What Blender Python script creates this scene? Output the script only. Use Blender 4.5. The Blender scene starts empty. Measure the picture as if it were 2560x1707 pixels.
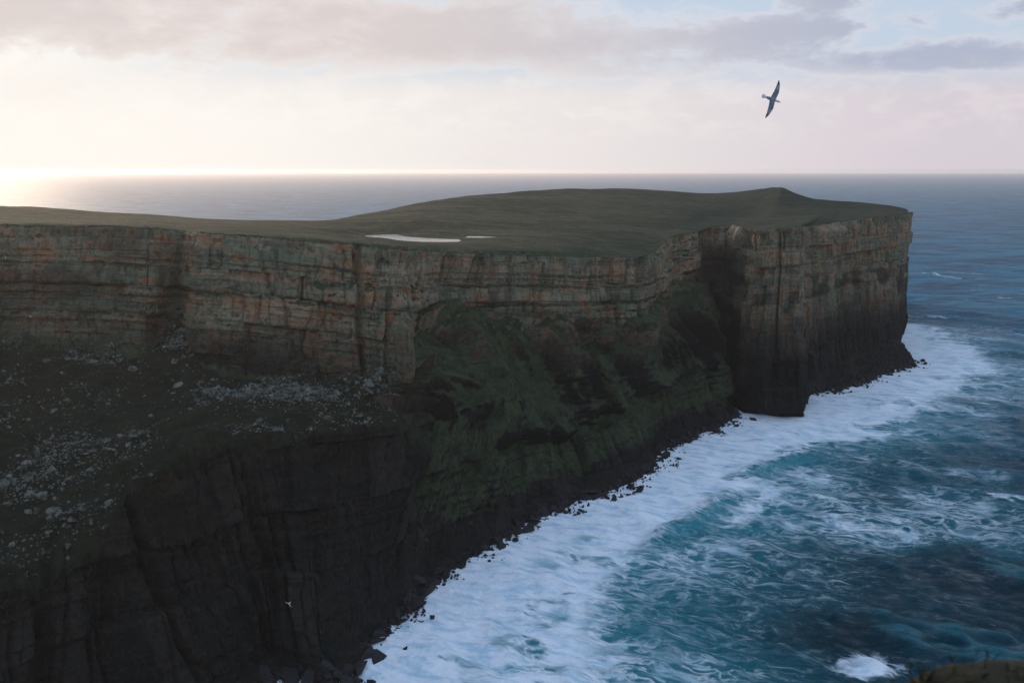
import bpy, bmesh, math, random
import numpy as np
from mathutils import Vector, Matrix

R = math.radians
scene = bpy.context.scene
col = scene.collection
rng = np.random.default_rng(7)

# ---------------------------------------------------------------- camera
CAM_H = 200.0
cam_d = bpy.data.cameras.new('camera')
cam = bpy.data.objects.new('camera', cam_d); col.objects.link(cam)
cam.location = (0, 0, CAM_H)
cam.rotation_euler = (R(90 - 9.684), 0, 0)
cam_d.sensor_width = 36; cam_d.lens = 35.33
cam_d.clip_start = 0.1; cam_d.clip_end = 120000
cam_d.dof.use_dof = True; cam_d.dof.focus_distance = 500; cam_d.dof.aperture_fstop = 2.8
scene.camera = cam

# ---------------------------------------------------------------- light
SUN_EL, SUN_AZ = 9.0, -31.0        # degrees; azimuth measured from +Y towards +X
scene.view_settings.view_transform = 'Standard'
scene.view_settings.look = 'None'
scene.view_settings.gamma = 1
scene.view_settings.exposure = 0.0
try: scene.view_settings.use_curve_mapping = False
except Exception: pass
scene.cycles.use_denoising = True
scene.cycles.max_bounces = 4
scene.cycles.diffuse_bounces = 2
scene.cycles.glossy_bounces = 2
scene.cycles.volume_bounces = 1

sun_d = bpy.data.lights.new('sun', 'SUN')
sun = bpy.data.objects.new('sun', sun_d); col.objects.link(sun)
sd = Vector((math.sin(R(SUN_AZ)) * math.cos(R(SUN_EL)), math.cos(R(SUN_AZ)) * math.cos(R(SUN_EL)), math.sin(R(SUN_EL))))
sun.rotation_euler = sd.to_track_quat('Z', 'Y').to_euler()
sun_d.energy = 2.9; sun_d.angle = R(14); sun_d.color = (1.0, 0.77, 0.56)


class NT:
    """small wrapper round a node tree"""
    def __init__(s, tree):
        s.t = tree; s.t.nodes.clear()
    def n(s, typ, **kw):
        nd = s.t.nodes.new(typ)
        for k, v in kw.items():
            setattr(nd, k, v)
        return nd
    def put(s, sock, v):
        if isinstance(v, bpy.types.NodeSocket): s.t.links.new(v, sock)
        elif v is not None:
            if isinstance(v, (tuple, list)) and len(v) == 3 and sock.type == 'RGBA': v = (*v, 1)
            sock.default_value = v
    def math(s, op, a, b=None, c=None, clamp=False):
        nd = s.n('ShaderNodeMath', operation=op, use_clamp=clamp)
        for i, v in enumerate((a, b, c)):
            if v is not None: s.put(nd.inputs[i], v)
        return nd.outputs[0]
    def add(s, a, b): return s.math('ADD', a, b)
    def sub(s, a, b): return s.math('SUBTRACT', a, b)
    def mul(s, a, b): return s.math('MULTIPLY', a, b)
    def vmath(s, op, a, b=None):
        nd = s.n('ShaderNodeVectorMath', operation=op)
        s.put(nd.inputs[0], a)
        if b is not None: s.put(nd.inputs[1], b)
        return nd.outputs[0]
    def dot(s, a, b):
        nd = s.n('ShaderNodeVectorMath', operation='DOT_PRODUCT')
        s.put(nd.inputs[0], a); s.put(nd.inputs[1], b)
        return nd.outputs['Value']
    def ramp(s, v, lo, hi, a=0.0, b=1.0):
        nd = s.n('ShaderNodeMapRange', interpolation_type='SMOOTHSTEP')
        for i, x in enumerate((v, lo, hi, a, b)): s.put(nd.inputs[i], x)
        return nd.outputs[0]
    def mix(s, f, a, b, blend='MIX'):
        nd = s.n('ShaderNodeMix', data_type='RGBA', blend_type=blend)
        s.put(nd.inputs[0], f); s.put(nd.inputs[6], a); s.put(nd.inputs[7], b)
        return nd.outputs[2]
    def noise(s, vec, scale, detail=4, rough=0.55, dist=0.0, typ='FBM'):
        nd = s.n('ShaderNodeTexNoise', noise_dimensions='3D')
        nd.noise_type = typ
        s.put(nd.inputs['Vector'], vec); s.put(nd.inputs['Scale'], scale)
        s.put(nd.inputs['Detail'], detail); s.put(nd.inputs['Roughness'], rough); s.put(nd.inputs['Distortion'], dist)
        return nd.outputs[0]
    def noisecol(s, vec, scale, detail=3):
        nd = s.n('ShaderNodeTexNoise', noise_dimensions='3D')
        s.put(nd.inputs['Vector'], vec); s.put(nd.inputs['Scale'], scale); s.put(nd.inputs['Detail'], detail)
        return nd.outputs['Color']
    def xyz(s, x, y, z):
        nd = s.n('ShaderNodeCombineXYZ')
        for i, v in enumerate((x, y, z)): s.put(nd.inputs[i], v)
        return nd.outputs[0]
    def sep(s, v):
        nd = s.n('ShaderNodeSeparateXYZ'); s.put(nd.inputs[0], v)
        return nd.outputs
    def attr(s, name): return s.n('ShaderNodeAttribute', attribute_name=name).outputs['Fac']
    def pos(s): return s.n('ShaderNodeNewGeometry').outputs['Position']
    def obpos(s): return s.n('ShaderNodeTexCoord').outputs['Object']
    def bump(s, h, dist, strength=1.0):
        nd = s.n('ShaderNodeBump')
        s.put(nd.inputs['Height'], h); s.put(nd.inputs['Distance'], dist); s.put(nd.inputs['Strength'], strength)
        return nd.outputs[0]
    def principled(s, base, rough=0.9, normal=None, spec=0.3, **kw):
        nd = s.n('ShaderNodeBsdfPrincipled')
        s.put(nd.inputs['Base Color'], base); s.put(nd.inputs['Roughness'], rough)
        s.put(nd.inputs['Specular IOR Level'], spec)
        if normal is not None: s.put(nd.inputs['Normal'], normal)
        for k, v in kw.items(): s.put(nd.inputs[k], v)
        return nd.outputs[0]
    def out(s, sh, where='Surface'):
        o = s.n('ShaderNodeOutputMaterial'); s.t.links.new(sh, o.inputs[where])


def new_mat(name):
    m = bpy.data.materials.new(name); m.use_nodes = True
    return m, NT(m.node_tree)


# ---------------------------------------------------------------- sky
world = bpy.data.worlds.new('World'); scene.world = world; world.use_nodes = True
SKY_STRENGTH = 0.1
def build_sky():
    t = NT(world.node_tree)
    d = t.n('ShaderNodeTexCoord').outputs['Generated']
    x, y, z = t.sep(d)
    k = 1.0 / SKY_STRENGTH
    C = lambda r, g, b: (r * k, g * k, b * k)
    sky = t.n('ShaderNodeTexSky', sky_type='NISHITA', sun_disc=False)
    sky.sun_elevation = R(SUN_EL); sky.sun_rotation = R(SUN_AZ)
    sky.air_density = 1.0; sky.dust_density = 1.0; sky.ozone_density = 2.5
    zc = t.math('MAXIMUM', z, 0.0)
    el = t.math('MULTIPLY', t.math('ARCSINE', zc), 180 / math.pi)
    az = t.math('MULTIPLY', t.math('ARCTAN2', x, y), 180 / math.pi)
    hl = t.math('SQRT', t.add(t.mul(x, x), t.mul(y, y)))
    hl = t.math('MAXIMUM', hl, 0.001)
    toward = t.math('DIVIDE', t.add(t.mul(x, math.sin(R(SUN_AZ))), t.mul(y, math.cos(R(SUN_AZ)))), hl)   # cos of azimuth from the sun
    near_sun = t.ramp(toward, 0.55, 1.0)
    # clear air: the physical sky, with a pale film over it
    air = t.mix(0.85, sky.outputs[0], t.mix(t.ramp(el, 2, 40), C(.60, .69, .82), C(.52, .71, 1.04)))
    # clouds lie on a flat layer, so they crowd together towards the horizon
    q = t.math('DIVIDE', 1.0, t.add(zc, 0.055))
    p = t.xyz(t.mul(x, q), t.mul(y, q), 0.0)
    warp = t.vmath('MULTIPLY', t.vmath('SUBTRACT', t.noisecol(p, 0.9, 3), (.5, .5, .5)), (1.1, 1.1, 0))
    pw = t.vmath('ADD', p, warp)
    n1 = t.noise(pw, 0.42, 8, 0.56)
    dz = t.vmath('MULTIPLY', t.vmath('ADD', d, (3.1, 0.4, 0)), (1, 1, 2.3))
    dzw = t.vmath('ADD', dz, t.vmath('MULTIPLY', t.vmath('SUBTRACT', t.noisecol(dz, 14.0, 3), (.5, .5, .5)), (.05, .05, .05)))
    n2 = t.noise(dzw, 7.0, 3, 0.5)
    n3 = t.noise(dzw, 22.0, 7, 0.60)
    def blob(a, e, wa, we, amp):
        da = t.math('DIVIDE', t.sub(az, a), wa); de = t.math('DIVIDE', t.sub(el, e), we)
        g = t.math('EXPONENT', t.mul(t.add(t.mul(da, da), t.mul(de, de)), -1.0))
        return t.mul(g, amp)
    bias = None
    for a, e, wa, we, amp in [(-24, 7.9, 24, 2.2, .62), (-3, 6.9, 11, 1.7, .50), (6, 5.2, 4.5, .75, .30),
                              (16.6, 8.5, 2.2, .95, .62), (15.5, 7.3, 4.6, .5, .42), (27.2, 7.9, 2.4, .5, .72),
                              (22, 5.5, 8.5, .75, .62), (12, 6.6, 4, .6, .36), (14, 4.3, 9, .5, .16),
                              (9, 9.6, 6, 1.0, -.45), (23, 9.2, 4, .8, -.3), (24, 7.0, 4, .35, -.2),
                              (-14, 2.6, 30, 1.7, -.42), (10, 2.6, 16, .9, -.25)]:
        g = blob(a, e, wa, we, amp)
        bias = g if bias is None else t.add(bias, g)
    mixn = t.add(t.mul(t.sub(n1, .5), .5), t.add(t.mul(t.sub(n2, .5), .8), t.mul(t.sub(n3, .5), 1.15)))
    bias = t.add(bias, t.ramp(el, 11, 24, 0, -.16))
    dens = t.ramp(t.add(mixn, bias), -.06, 0.50)
    # colour of the cloud: greyer and bluer away from the sun, pink nearer it
    thick = t.ramp(t.add(mixn, bias), 0.22, .75)
    cfar = t.mix(t.ramp(t.add(mixn, bias), 0.10, .48), C(.64, .625, .70), C(.44, .475, .60))
    cnear = t.mix(thick, C(.86, .775, .735), C(.73, .645, .62))
    ccol = t.mix(t.ramp(toward, 0.60, .97), cfar, cnear)
    ccol = t.mix(t.ramp(el, 11, 26, 0, .8), ccol, C(.44, .54, .70))
    edge = t.mul(t.ramp(t.add(mixn, bias), 0.02, 0.12), t.ramp(t.add(mixn, bias), .32, .16))
    ccol = t.mix(t.mul(edge, .55), ccol, t.mix(near_sun, C(.84, .78, .80), C(1.05, .97, .90)))
    c = t.mix(t.mul(dens, .92), air, ccol)
    # veil of bright thin haze low over the sea
    veil_c = t.mix(near_sun, C(.69, .625, .675), C(.93, .875, .83))
    veil_top = t.ramp(near_sun, 0, 1, 5.8, 6.4)
    veil = t.ramp(el, veil_top, t.mul(veil_top, .58))
    c = t.mix(t.mul(veil, t.ramp(dens, 0, 1, .95, .62)), c, veil_c)
    c = t.mix(t.mul(t.ramp(n3, .44, .62), t.mul(t.ramp(el, .8, 3.0), t.ramp(el, 6.5, 3.4, 0, .40))), c, t.mix(near_sun, C(.80, .745, .765), C(1.0, .955, .91)))
    glow = t.mul(t.ramp(toward, .86, 1.0), t.ramp(el, 5.2, 2.4))
    c = t.mix(t.mul(glow, .55), c, C(1.04, 1.0, .93))
    bg = t.n('ShaderNodeBackground'); t.put(bg.inputs[0], c); bg.inputs[1].default_value = SKY_STRENGTH
    o = t.n('ShaderNodeOutputWorld'); t.t.links.new(bg.outputs[0], o.inputs[0])
build_sky()
world.cycles.sampling_method = 'MANUAL'; world.cycles.sample_map_resolution = 512


# ---------------------------------------------------------------- helpers
def hash3(ix, iy, iz, seed):
    h = (ix.astype(np.uint32) * np.uint32(374761393) + iy.astype(np.uint32) * np.uint32(668265263)
         + iz.astype(np.uint32) * np.uint32(2147483647) + np.uint32((seed * 1274126177) & 0xffffffff))
    h = (h ^ (h >> np.uint32(13))) * np.uint32(1274126177)
    h = (h ^ (h >> np.uint32(16))) * np.uint32(2246822519)
    h ^= h >> np.uint32(15)
    return (h & np.uint32(0xffffff)).astype(np.float32) / np.float32(0x7fffff) - 1

def vnoise(x, y, z, seed=0):
    fx, fy, fz = np.floor(x), np.floor(y), np.floor(z)
    ix, iy, iz = fx.astype(np.int32), fy.astype(np.int32), fz.astype(np.int32)
    x = (x - fx).astype(np.float32); y = (y - fy).astype(np.float32); z = (z - fz).astype(np.float32)
    x = x * x * (3 - 2 * x); y = y * y * (3 - 2 * y); z = z * z * (3 - 2 * z)
    r = 0
    for dz in (0, 1):
        wz = z if dz else 1 - z
        for dy in (0, 1):
            wy = y if dy else 1 - y
            a = hash3(ix, iy + dy, iz + dz, seed); b = hash3(ix + 1, iy + dy, iz + dz, seed)
            r = r + (a + (b - a) * x) * wy * wz
    return r

def fbm(x, y, z, seed=0, octv=4, gain=0.5):
    r = 0; a = 1.0; f = 1.0; s = 0
    for k in range(octv):
        r = r + a * vnoise(x * f + 17.3 * k, y * f - 9.1 * k, z * f + 5.7 * k, seed + 31 * k)
        s += a; a *= gain; f *= 2.03
    return r / s

def sstep(a, b, x):
    t = np.clip((x - a) / (b - a), 0, 1)
    return t * t * (3 - 2 * t)

def pchip(xk, yk, x):
    """monotone cubic interpolation; yk is (n, ...)"""
    h = np.diff(xk); sh = (-1,) + (1,) * (yk.ndim - 1)
    d = np.diff(yk, axis=0) / h.reshape(sh)
    m = np.zeros_like(yk)
    w1 = (2 * h[1:] + h[:-1]).reshape(sh); w2 = (h[1:] + 2 * h[:-1]).reshape(sh)
    with np.errstate(divide='ignore', invalid='ignore'):
        hm = (w1 + w2) / (w1 / d[:-1] + w2 / d[1:])
    m[1:-1] = np.where(d[:-1] * d[1:] > 0, hm, 0)
    m[0], m[-1] = d[0], d[-1]
    i = np.clip(np.searchsorted(xk, x) - 1, 0, len(h) - 1)
    t = ((x - xk[i]) / h[i]).reshape((-1,) + (1,) * (yk.ndim - 1)); hh = h[i].reshape(t.shape)
    t2, t3 = t * t, t * t * t
    return (2*t3 - 3*t2 + 1) * yk[i] + (t3 - 2*t2 + t) * hh * m[i] + (-2*t3 + 3*t2) * yk[i+1] + (t3 - t2) * hh * m[i+1]

def raw_mesh(name, V, Fq, attrs=None, smooth=False):
    me = bpy.data.meshes.new(name)
    V = np.ascontiguousarray(V, np.float32); Fq = np.ascontiguousarray(Fq, np.int32)
    k = Fq.shape[1]
    me.vertices.add(len(V)); me.vertices.foreach_set('co', V.ravel())
    me.loops.add(Fq.size); me.loops.foreach_set('vertex_index', Fq.ravel())
    me.polygons.add(len(Fq)); me.polygons.foreach_set('loop_start', np.arange(len(Fq), dtype=np.int32) * k)
    me.polygons.foreach_set('use_smooth', np.full(len(Fq), smooth))
    for n, a in (attrs or {}).items():
        at = me.attributes.new(n, 'FLOAT', 'POINT'); at.data.foreach_set('value', np.ascontiguousarray(a, np.float32).ravel())
    me.update(calc_edges=True)
    return me

def grid_faces(ni, nj):
    i, j = np.meshgrid(np.arange(ni - 1), np.arange(nj - 1), indexing='ij')
    a = (i * nj + j).ravel()
    return np.stack([a, a + nj, a + nj + 1, a + 1], 1)

def link(name, me, mat=None, parent=None):
    o = bpy.data.objects.new(name, me); col.objects.link(o)
    if mat is not None:
        me.materials.clear(); me.materials.append(mat)
    if parent is not None: o.parent = parent
    return o

def tag(o, label=None, cat=None, group=None, kind=None):
    if label: o['label'] = label
    if cat: o['category'] = cat
    if group: o['group'] = group
    if kind: o['kind'] = kind
    return o


# ================================================================ THE HEADLAND
# One row per place along the coast, from the near bay to the far point: waterline, head of the beach, lip of the lower cliff,
# middle of the slope, foot of the upper cliff, cliff edge, plateau, crest of the moor (metres; x right, y away, z above the sea)
STATIONS = [
    [(-215, 190, 0.0), (-222, 196, 8.0), (-240, 215, 70.0), (-300, 310, 95.0), (-390, 420, 110.0), (-420, 440, 168.0), (-480, 520, 176.0), (-640, 740, 184.0)],
    [(-160, 272, 0.0), (-167, 278, 9.0), (-172, 318, 60.0), (-231, 440, 81.7), (-289, 560, 107.7), (-296, 585, 168.5), (-364, 720, 169.3), (-470, 930, 168.2)],
    [(-138, 305, 0.0), (-146, 311, 9.0), (-154, 338, 64.3), (-197, 445, 88.5), (-235, 548, 104.8), (-241, 572, 168.5), (-298, 710, 167.6), (-376, 930, 163.1)],
    [(-118, 335, 0.0), (-127, 341, 8.0), (-143, 362, 83.3), (-176, 450, 87.3), (-199, 535, 102.3), (-202, 560, 167.9), (-252, 700, 166.2), (-315, 920, 159.9)],
    [(-100, 361, 0.0), (-109, 367, 8.0), (-128, 382, 88.5), (-156, 452, 90.9), (-191, 570, 118.7), (-190, 582, 164.4), (-231, 720, 163.7), (-279, 930, 156.3)],
    [(-88, 375, 0.0), (-97, 381, 9.0), (-111, 404, 90.8), (-139, 450, 93.4), (-158, 512, 99.2), (-161, 534, 166.7), (-198, 700, 163.5), (-236, 950, 153.8)],
    [(-68, 369, 0.0), (-77, 376, 8.0), (-92, 432, 85.8), (-111, 465, 89.9), (-118, 508, 92.4), (-121, 532, 164.1), (-154, 720, 161.3), (-184, 980, 152.7)],
    [(-60, 398, 0.0), (-66, 410, 9.0), (-67, 462, 81.7), (-80, 482, 88.1), (-79, 512, 94.5), (-82, 541, 160.4), (-104, 760, 157.8), (-147, 1050, 156.5)],
    [(-48, 436, 0.0), (-52, 450, 10.0), (-40, 512, 69.9), (-57, 518, 83.2), (-58, 530, 96.6), (-55, 566, 155.4), (-68, 800, 155.6), (-89, 1180, 167.2)],
    [(-30, 485, 0.0), (-38, 494, 8.0), (-17, 548, 63.5), (-34, 575, 97.6), (-49, 602, 122.1), (-44, 612, 151.0), (-35, 850, 152.8), (-30, 1260, 172.5)],
    [(-13, 512, 0.0), (-16, 524, 8.0), (-12, 552, 49.0), (-17, 598, 88.1), (-24, 632, 115.5), (-18, 640, 147.1), (2, 880, 151.1), (25, 1330, 175.5)],
    [(14, 559, 0.0), (8, 568, 9.0), (6, 598, 36.5), (7, 632, 76.1), (14, 652, 111.3), (13, 660, 144.6), (41, 920, 150.9), (92, 1400, 177.1)],
    [(56, 607, -0.0), (50, 618, 9.0), (45, 650, 25.2), (49, 672, 65.2), (59, 700, 98.6), (56, 704, 139.7), (101, 960, 150.8), (163, 1440, 176.5)],
    [(92, 649, 0.0), (84, 658, 9.4), (77, 685, 28.4), (82, 705, 61.8), (101, 732, 96.9), (98, 742, 137.0), (144, 1000, 150.9), (225, 1440, 172.8)],
    [(107, 696, -0.0), (102, 704, 5.9), (106, 735, 36.0), (107, 752, 69.4), (110, 768, 104.0), (109, 772, 138.5), (176, 1040, 151.2), (270, 1420, 169.6)],
    [(158, 763, 0.0), (153, 775, 5.9), (140, 785, 39.0), (127, 798, 82.7), (129, 825, 111.3), (135, 850, 143.7), (206, 1080, 149.3), (298, 1380, 171.6)],
    [(187, 816, 0.0), (188, 828, 3.9), (180, 838, 39.5), (166, 850, 71.3), (158, 876, 105.9), (165, 905, 143.9), (243, 1120, 148.8), (318, 1340, 176.4)],
    [(176, 872, 0.0), (175, 876, 8.0), (174, 892, 40.0), (181, 915, 80.0), (190, 955, 112.0), (196, 985, 146.0), (262, 1120, 148.8), (328, 1310, 179.2)],
    [(187, 873, 0.0), (188, 878, 8.0), (194, 898, 40.0), (200, 920, 80.0), (208, 952, 112.0), (213, 980, 147.0), (272, 1100, 150.7), (334, 1290, 180.6)],
    [(195, 819, 0.0), (194, 817, 4.0), (196, 820, 42.9), (198, 822, 75.5), (199, 825, 111.3), (201, 829, 150.1), (271, 1060, 151.6), (342, 1280, 180.7)],
    [(217, 806, 0.0), (215, 803, 4.0), (215, 806, 45.6), (216, 809, 77.5), (217, 812, 112.7), (217, 817, 153.2), (291, 1050, 152.9), (356, 1270, 172.8)],
    [(240, 803, 0.0), (238, 800, 4.0), (237, 803, 46.2), (237, 807, 77.8), (236, 811, 112.9), (234, 817, 154.6), (314, 1050, 153.4), (375, 1260, 166.6)],
    [(268, 887, 0.0), (271, 892, 13.9), (269, 896, 48.4), (268, 899, 79.7), (267, 902, 110.9), (266, 906, 150.1), (330, 1060, 153.8), (391, 1240, 164.5)],
    [(304, 909, 0.0), (313, 960, 13.9), (310, 962, 41.5), (308, 964, 71.0), (307, 966, 104.6), (305, 970, 148.6), (358, 1090, 153.9), (414, 1230, 162.7)],
    [(346, 950, 0.0), (360, 1010, 17.8), (356, 1012, 46.7), (356, 1014, 73.3), (354, 1016, 104.1), (351, 1020, 150.4), (397, 1120, 155.1), (442, 1220, 159.4)],
    [(394, 1002, 0.0), (404, 1050, 24.7), (404, 1052, 40.7), (403, 1054, 68.3), (401, 1057, 104.8), (398, 1062, 151.9), (429, 1130, 154.7), (456, 1200, 157.0)],
    [(418, 1020, 0.0), (425, 1082, 13.1), (432, 1086, 40.4), (429, 1088, 73.6), (432, 1092, 111.1), (435, 1096, 154.1), (449, 1150, 153.9), (469, 1200, 153.4)],
    [(446, 1150, 0.0), (448, 1158, 9.0), (445, 1158, 38.0), (444, 1158, 70.0), (443, 1158, 108.0), (442, 1158, 151.0), (450, 1180, 151.0), (470, 1206, 150.0)],
    [(470, 1260, 0.0), (468, 1258, 9.0), (467, 1257, 38.0), (466, 1256, 70.0), (465, 1255, 108.0), (464, 1252, 149.0), (466, 1245, 149.0), (474, 1230, 149.0)],
]
ST = np.array(STATIONS, float)                          # (n, 8, 3)
n_st = len(ST)
W, T, P, S = ST[:, 0], ST[:, 5], ST[:, 6], ST[:, 7]
out_dir = ST[:, 0] - ST[:, 2]; out_dir[:, 2] = 0
out_dir /= np.maximum(np.linalg.norm(out_dir, axis=1, keepdims=True), 1e-6)
under = W + out_dir * 7; under[:, 2] = -7
inw = P - T; inw[:, 2] = 0; inw /= np.linalg.norm(inw, axis=1, keepdims=True)
lip = T + inw * 7; lip[:, 2] += 0.5
rad = S * [1, 1, 0]; rad /= np.linalg.norm(rad, axis=1, keepdims=True)
back = S + rad * 160; back[:, 2] -= 34
far = S + rad * 420; far[:, 2] = -7
LEV = np.stack([under, W, ST[:, 1], ST[:, 2], ST[:, 3], ST[:, 4], T, lip, P, S, back, far], 1)   # (n, 12, 3)
I_UNDER, I_W, I_B, I_L, I_M, I_F, I_T, I_E, I_P, I_S, I_BK, I_FAR = range(12)
key = ST[:, [0, 2, 4, 5]].mean(1)
uk = np.concatenate([[0], np.cumsum(np.linalg.norm(np.diff(key, axis=0), axis=1))])
uu = np.linspace(0, uk[-1], 6000)
kc = pchip(uk, key, uu)
dist = np.linalg.norm(kc - [0, 0, CAM_H], axis=1)
step = np.clip(dist * 0.00088, .36, 1.3)
step[(uu < uk[1] * .9)] = 1.6
step[(uu > uk[-2])] = 2.0
cum = np.concatenate([[0], np.cumsum(np.diff(uu) / step[:-1])])
NU = int(cum[-1])
U = np.interp(np.linspace(0, cum[-1], NU), cum, uu)
Lu = pchip(uk, LEV.reshape(n_st, -1), U).reshape(NU, 12, 3)
Lin = np.stack([np.interp(U, uk, LEV.reshape(n_st, -1)[:, k_]) for k_ in range(36)], 1).reshape(NU, 12, 3)
blend = sstep(uk[17], uk[18], U)[:, None, None] if False else np.clip((U - uk[17]) / (uk[18] - uk[17]), 0, 1)[:, None, None]
blend = blend * np.array([0, 1, 1, 1, 1, 1, 1, 1, .3, 0, 0, 0])[None, :, None]
Lu = Lu * (1 - blend) + Lin * blend
rows_per = [3, 14, 84, 66, 58, 100, 6, 74, 56, 8, 5]
row0 = np.concatenate([[0], np.cumsum(rows_per)])         # first row of each level
NV = row0[-1] + 1
G = np.zeros((NU, NV, 3))
VT = np.zeros(NV)
for s_, c_ in enumerate(rows_per):
    tt = np.linspace(0, 1, c_ + 1)
    G[:, row0[s_]:row0[s_ + 1] + 1] = Lu[:, s_, None] * (1 - tt)[None, :, None] + Lu[:, s_ + 1, None] * tt[None, :, None]
    VT[row0[s_]:row0[s_ + 1] + 1] = s_ + tt
# round the kinks of the profile a little
def soften(A, a, b, times):
    for _ in range(times):
        A[:, a:b] = .25 * A[:, a - 1:b - 1] + .5 * A[:, a:b] + .25 * A[:, a + 1:b + 1]
soften(G, row0[I_B] - 5, row0[I_F] + 6, 40)
soften(G, row0[I_F] - 30, row0[I_F] + 8, 30)
soften(G, row0[I_T] - 3, row0[I_T] + 10, 3)
soften(G, row0[I_E] + 4, row0[I_P] + 20, 120)
soften(G, row0[I_P] + 10, row0[I_BK], 14)
r_m = row0[I_E] + 22
for _ in range(150):
    G[1:-1, r_m:] = .25 * G[:-2, r_m:] + .5 * G[1:-1, r_m:] + .25 * G[2:, r_m:]
for _ in range(3):
    G[1:-1] = .25 * G[:-2] + .5 * G[1:-1] + .25 * G[2:]

def normals(A):
    du = np.gradient(A, axis=0); dv = np.gradient(A, axis=1)
    n = np.cross(du, dv)
    return n / np.maximum(np.linalg.norm(n, axis=2, keepdims=True), 1e-9)

N0 = normals(G)
for _ in range(10):
    N0[1:-1, 1:-1] = (N0[:-2, 1:-1] + N0[2:, 1:-1] + N0[1:-1, :-2] + N0[1:-1, 2:]) / 4
N0 /= np.maximum(np.linalg.norm(N0, axis=2, keepdims=True), 1e-9)
X, Y, Z = (G[..., k].astype(np.float32) for k in range(3))
Ug = np.repeat(U[:, None], NV, 1).astype(np.float32)
Vg = np.repeat(VT[None], NU, 0).astype(np.float32)
ztop = G[:, row0[I_T], 2].astype(np.float32)[:, None]
bed = Z - ztop + 1.5 * vnoise(Ug / 70, Ug * 0, Ug * 0, 5)
steep = 1 - sstep(.50, .80, N0[..., 2]).astype(np.float32)
cl = (Vg > 1.0) & (Vg < 7.0)
w_low = sstep(1.9, 2.1, Vg) * (1 - sstep(2.9, 3.15, Vg))
w_up = sstep(4.85, 5.02, Vg) * (1 - sstep(6.0, 6.3, Vg))
w_mid = sstep(2.9, 3.15, Vg) * (1 - sstep(4.8, 5.0, Vg))

def st_u(name_index):                                     # coast position of a row of the table
    return uk[name_index]

# --- beds: layers of uneven thickness, some standing proud and some cut back
lay = []
zc = 6.0
rs = np.random.default_rng(3)
pattern = [9, 2.5, 7.5, 1.2, 2, 1.4, 2.2, 1.2, 9.5, 1.4, 1.2, 2.6, 1.6]
k = 0
while zc > -200:
    th = pattern[k] if k < len(pattern) else float(rs.choice([1.2, 1.6, 2.2, 3.2, 5.0, 8.0], p=[.25, .22, .2, .15, .12, .06]))
    lay.append((zc, th)); zc -= th; k += 1
tops = np.array([l[0] for l in lay]); ths = np.array([l[1] for l in lay])
proud = rs.uniform(-1, 1, len(lay)); proud[ths < 1.7] -= .9
proud[0:12] = [.2, -.6, .5, -1.1, .1, -1.0, -.1, -1.2, .8, -2.2, -1.8, -.3]
bw = bed + .5 * fbm(Ug / 9, Z / 6, Ug * 0, 8, 3)
li = np.clip(np.searchsorted(-tops, -bw) - 1, 0, len(lay) - 1)
frac = (tops[li] - bw) / ths[li]
lat = .55 + .75 * vnoise(Ug / 26, li * 7.31, Ug * 0, 11)
strata = proud[li] * lat - .35 * sstep(.75, 1.0, np.abs(frac * 2 - 1)) * np.minimum(ths[li], 4) / 3

# --- joints: upright cracks that part the face into columns, different from tier to tier
tier = np.searchsorted(-np.array([-19., -31., -46., -62., -84., -108., -130.]), -bw)
def joints(mean, seed, amp, crack, cw):
    d = np.zeros_like(X); cr = np.zeros_like(X)
    for t_ in range(8):
        r = np.random.default_rng(seed + 13 * t_)
        e = np.cumsum(r.uniform(.25, 1.9, int(2200 / mean)) * mean) - 40
        off = r.uniform(-1, 1, len(e) + 1); cp = np.where(r.random(len(e) + 1) < .55, r.uniform(.3, 1, len(e) + 1), 0)
        m = tier == t_
        x = (Ug[m] + 1.6 * vnoise(Ug[m] / 7, Z[m] / 9, Z[m] * 0, seed) + .02 * (t_ - 3) * Z[m])
        i = np.searchsorted(e, x)
        i1 = np.clip(i, 1, len(e) - 1)
        dl = x - e[i1 - 1]; dr = e[i1] - x
        d[m] = off[i] * amp
        cr[m] = np.maximum(cp[i1 - 1] * np.exp(-(dl / cw) ** 2), cp[i1] * np.exp(-(dr / cw) ** 2)) * crack
    return d - cr
jn = joints(13, 100, 1.5, 2.2, .8) + joints(5, 300, .55, .8, .45)
bigj = joints(42, 500, 2.6, 3.5, 1.5)
f_big = fbm(Ug / 60, Z / 140, Ug * 0, 21, 3)
f_mid = fbm(X / 14, Y / 14, Z / 11, 23, 4)
f_fine = fbm(X / 3.2, Y / 3.2, Z / 2.4, 25, 3)

r_gain = 1 + .55 * sstep(uk[8], uk[9], Ug)
rock = 3.5 * f_big * r_gain + bigj * r_gain + 1.35 * jn + 1.5 * strata + 1.5 * f_mid + 1.0 * f_fine
edge_fade = 1 - .75 * sstep(5.86, 6.0, Vg)
bc0 = np.floor((Ug + 2 * vnoise(Ug / 9, Z / 30, Z * 0, 178)) / 15).astype(np.int32)
d_up = (rock + 2.6 * (hash3(bc0, tier.astype(np.int32) // 3, bc0 * 0, 179)) * (r_gain - .55)) * w_up * edge_fade
u_terr = uk[8]
low_gain = np.where(Ug < u_terr, 1.15, 1.0)
d_low = (rock * .9 - .3 * strata + 5.0 * fbm(Ug / 24, Z / 60, Ug * 0, 41, 4)) * w_low * low_gain

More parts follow.
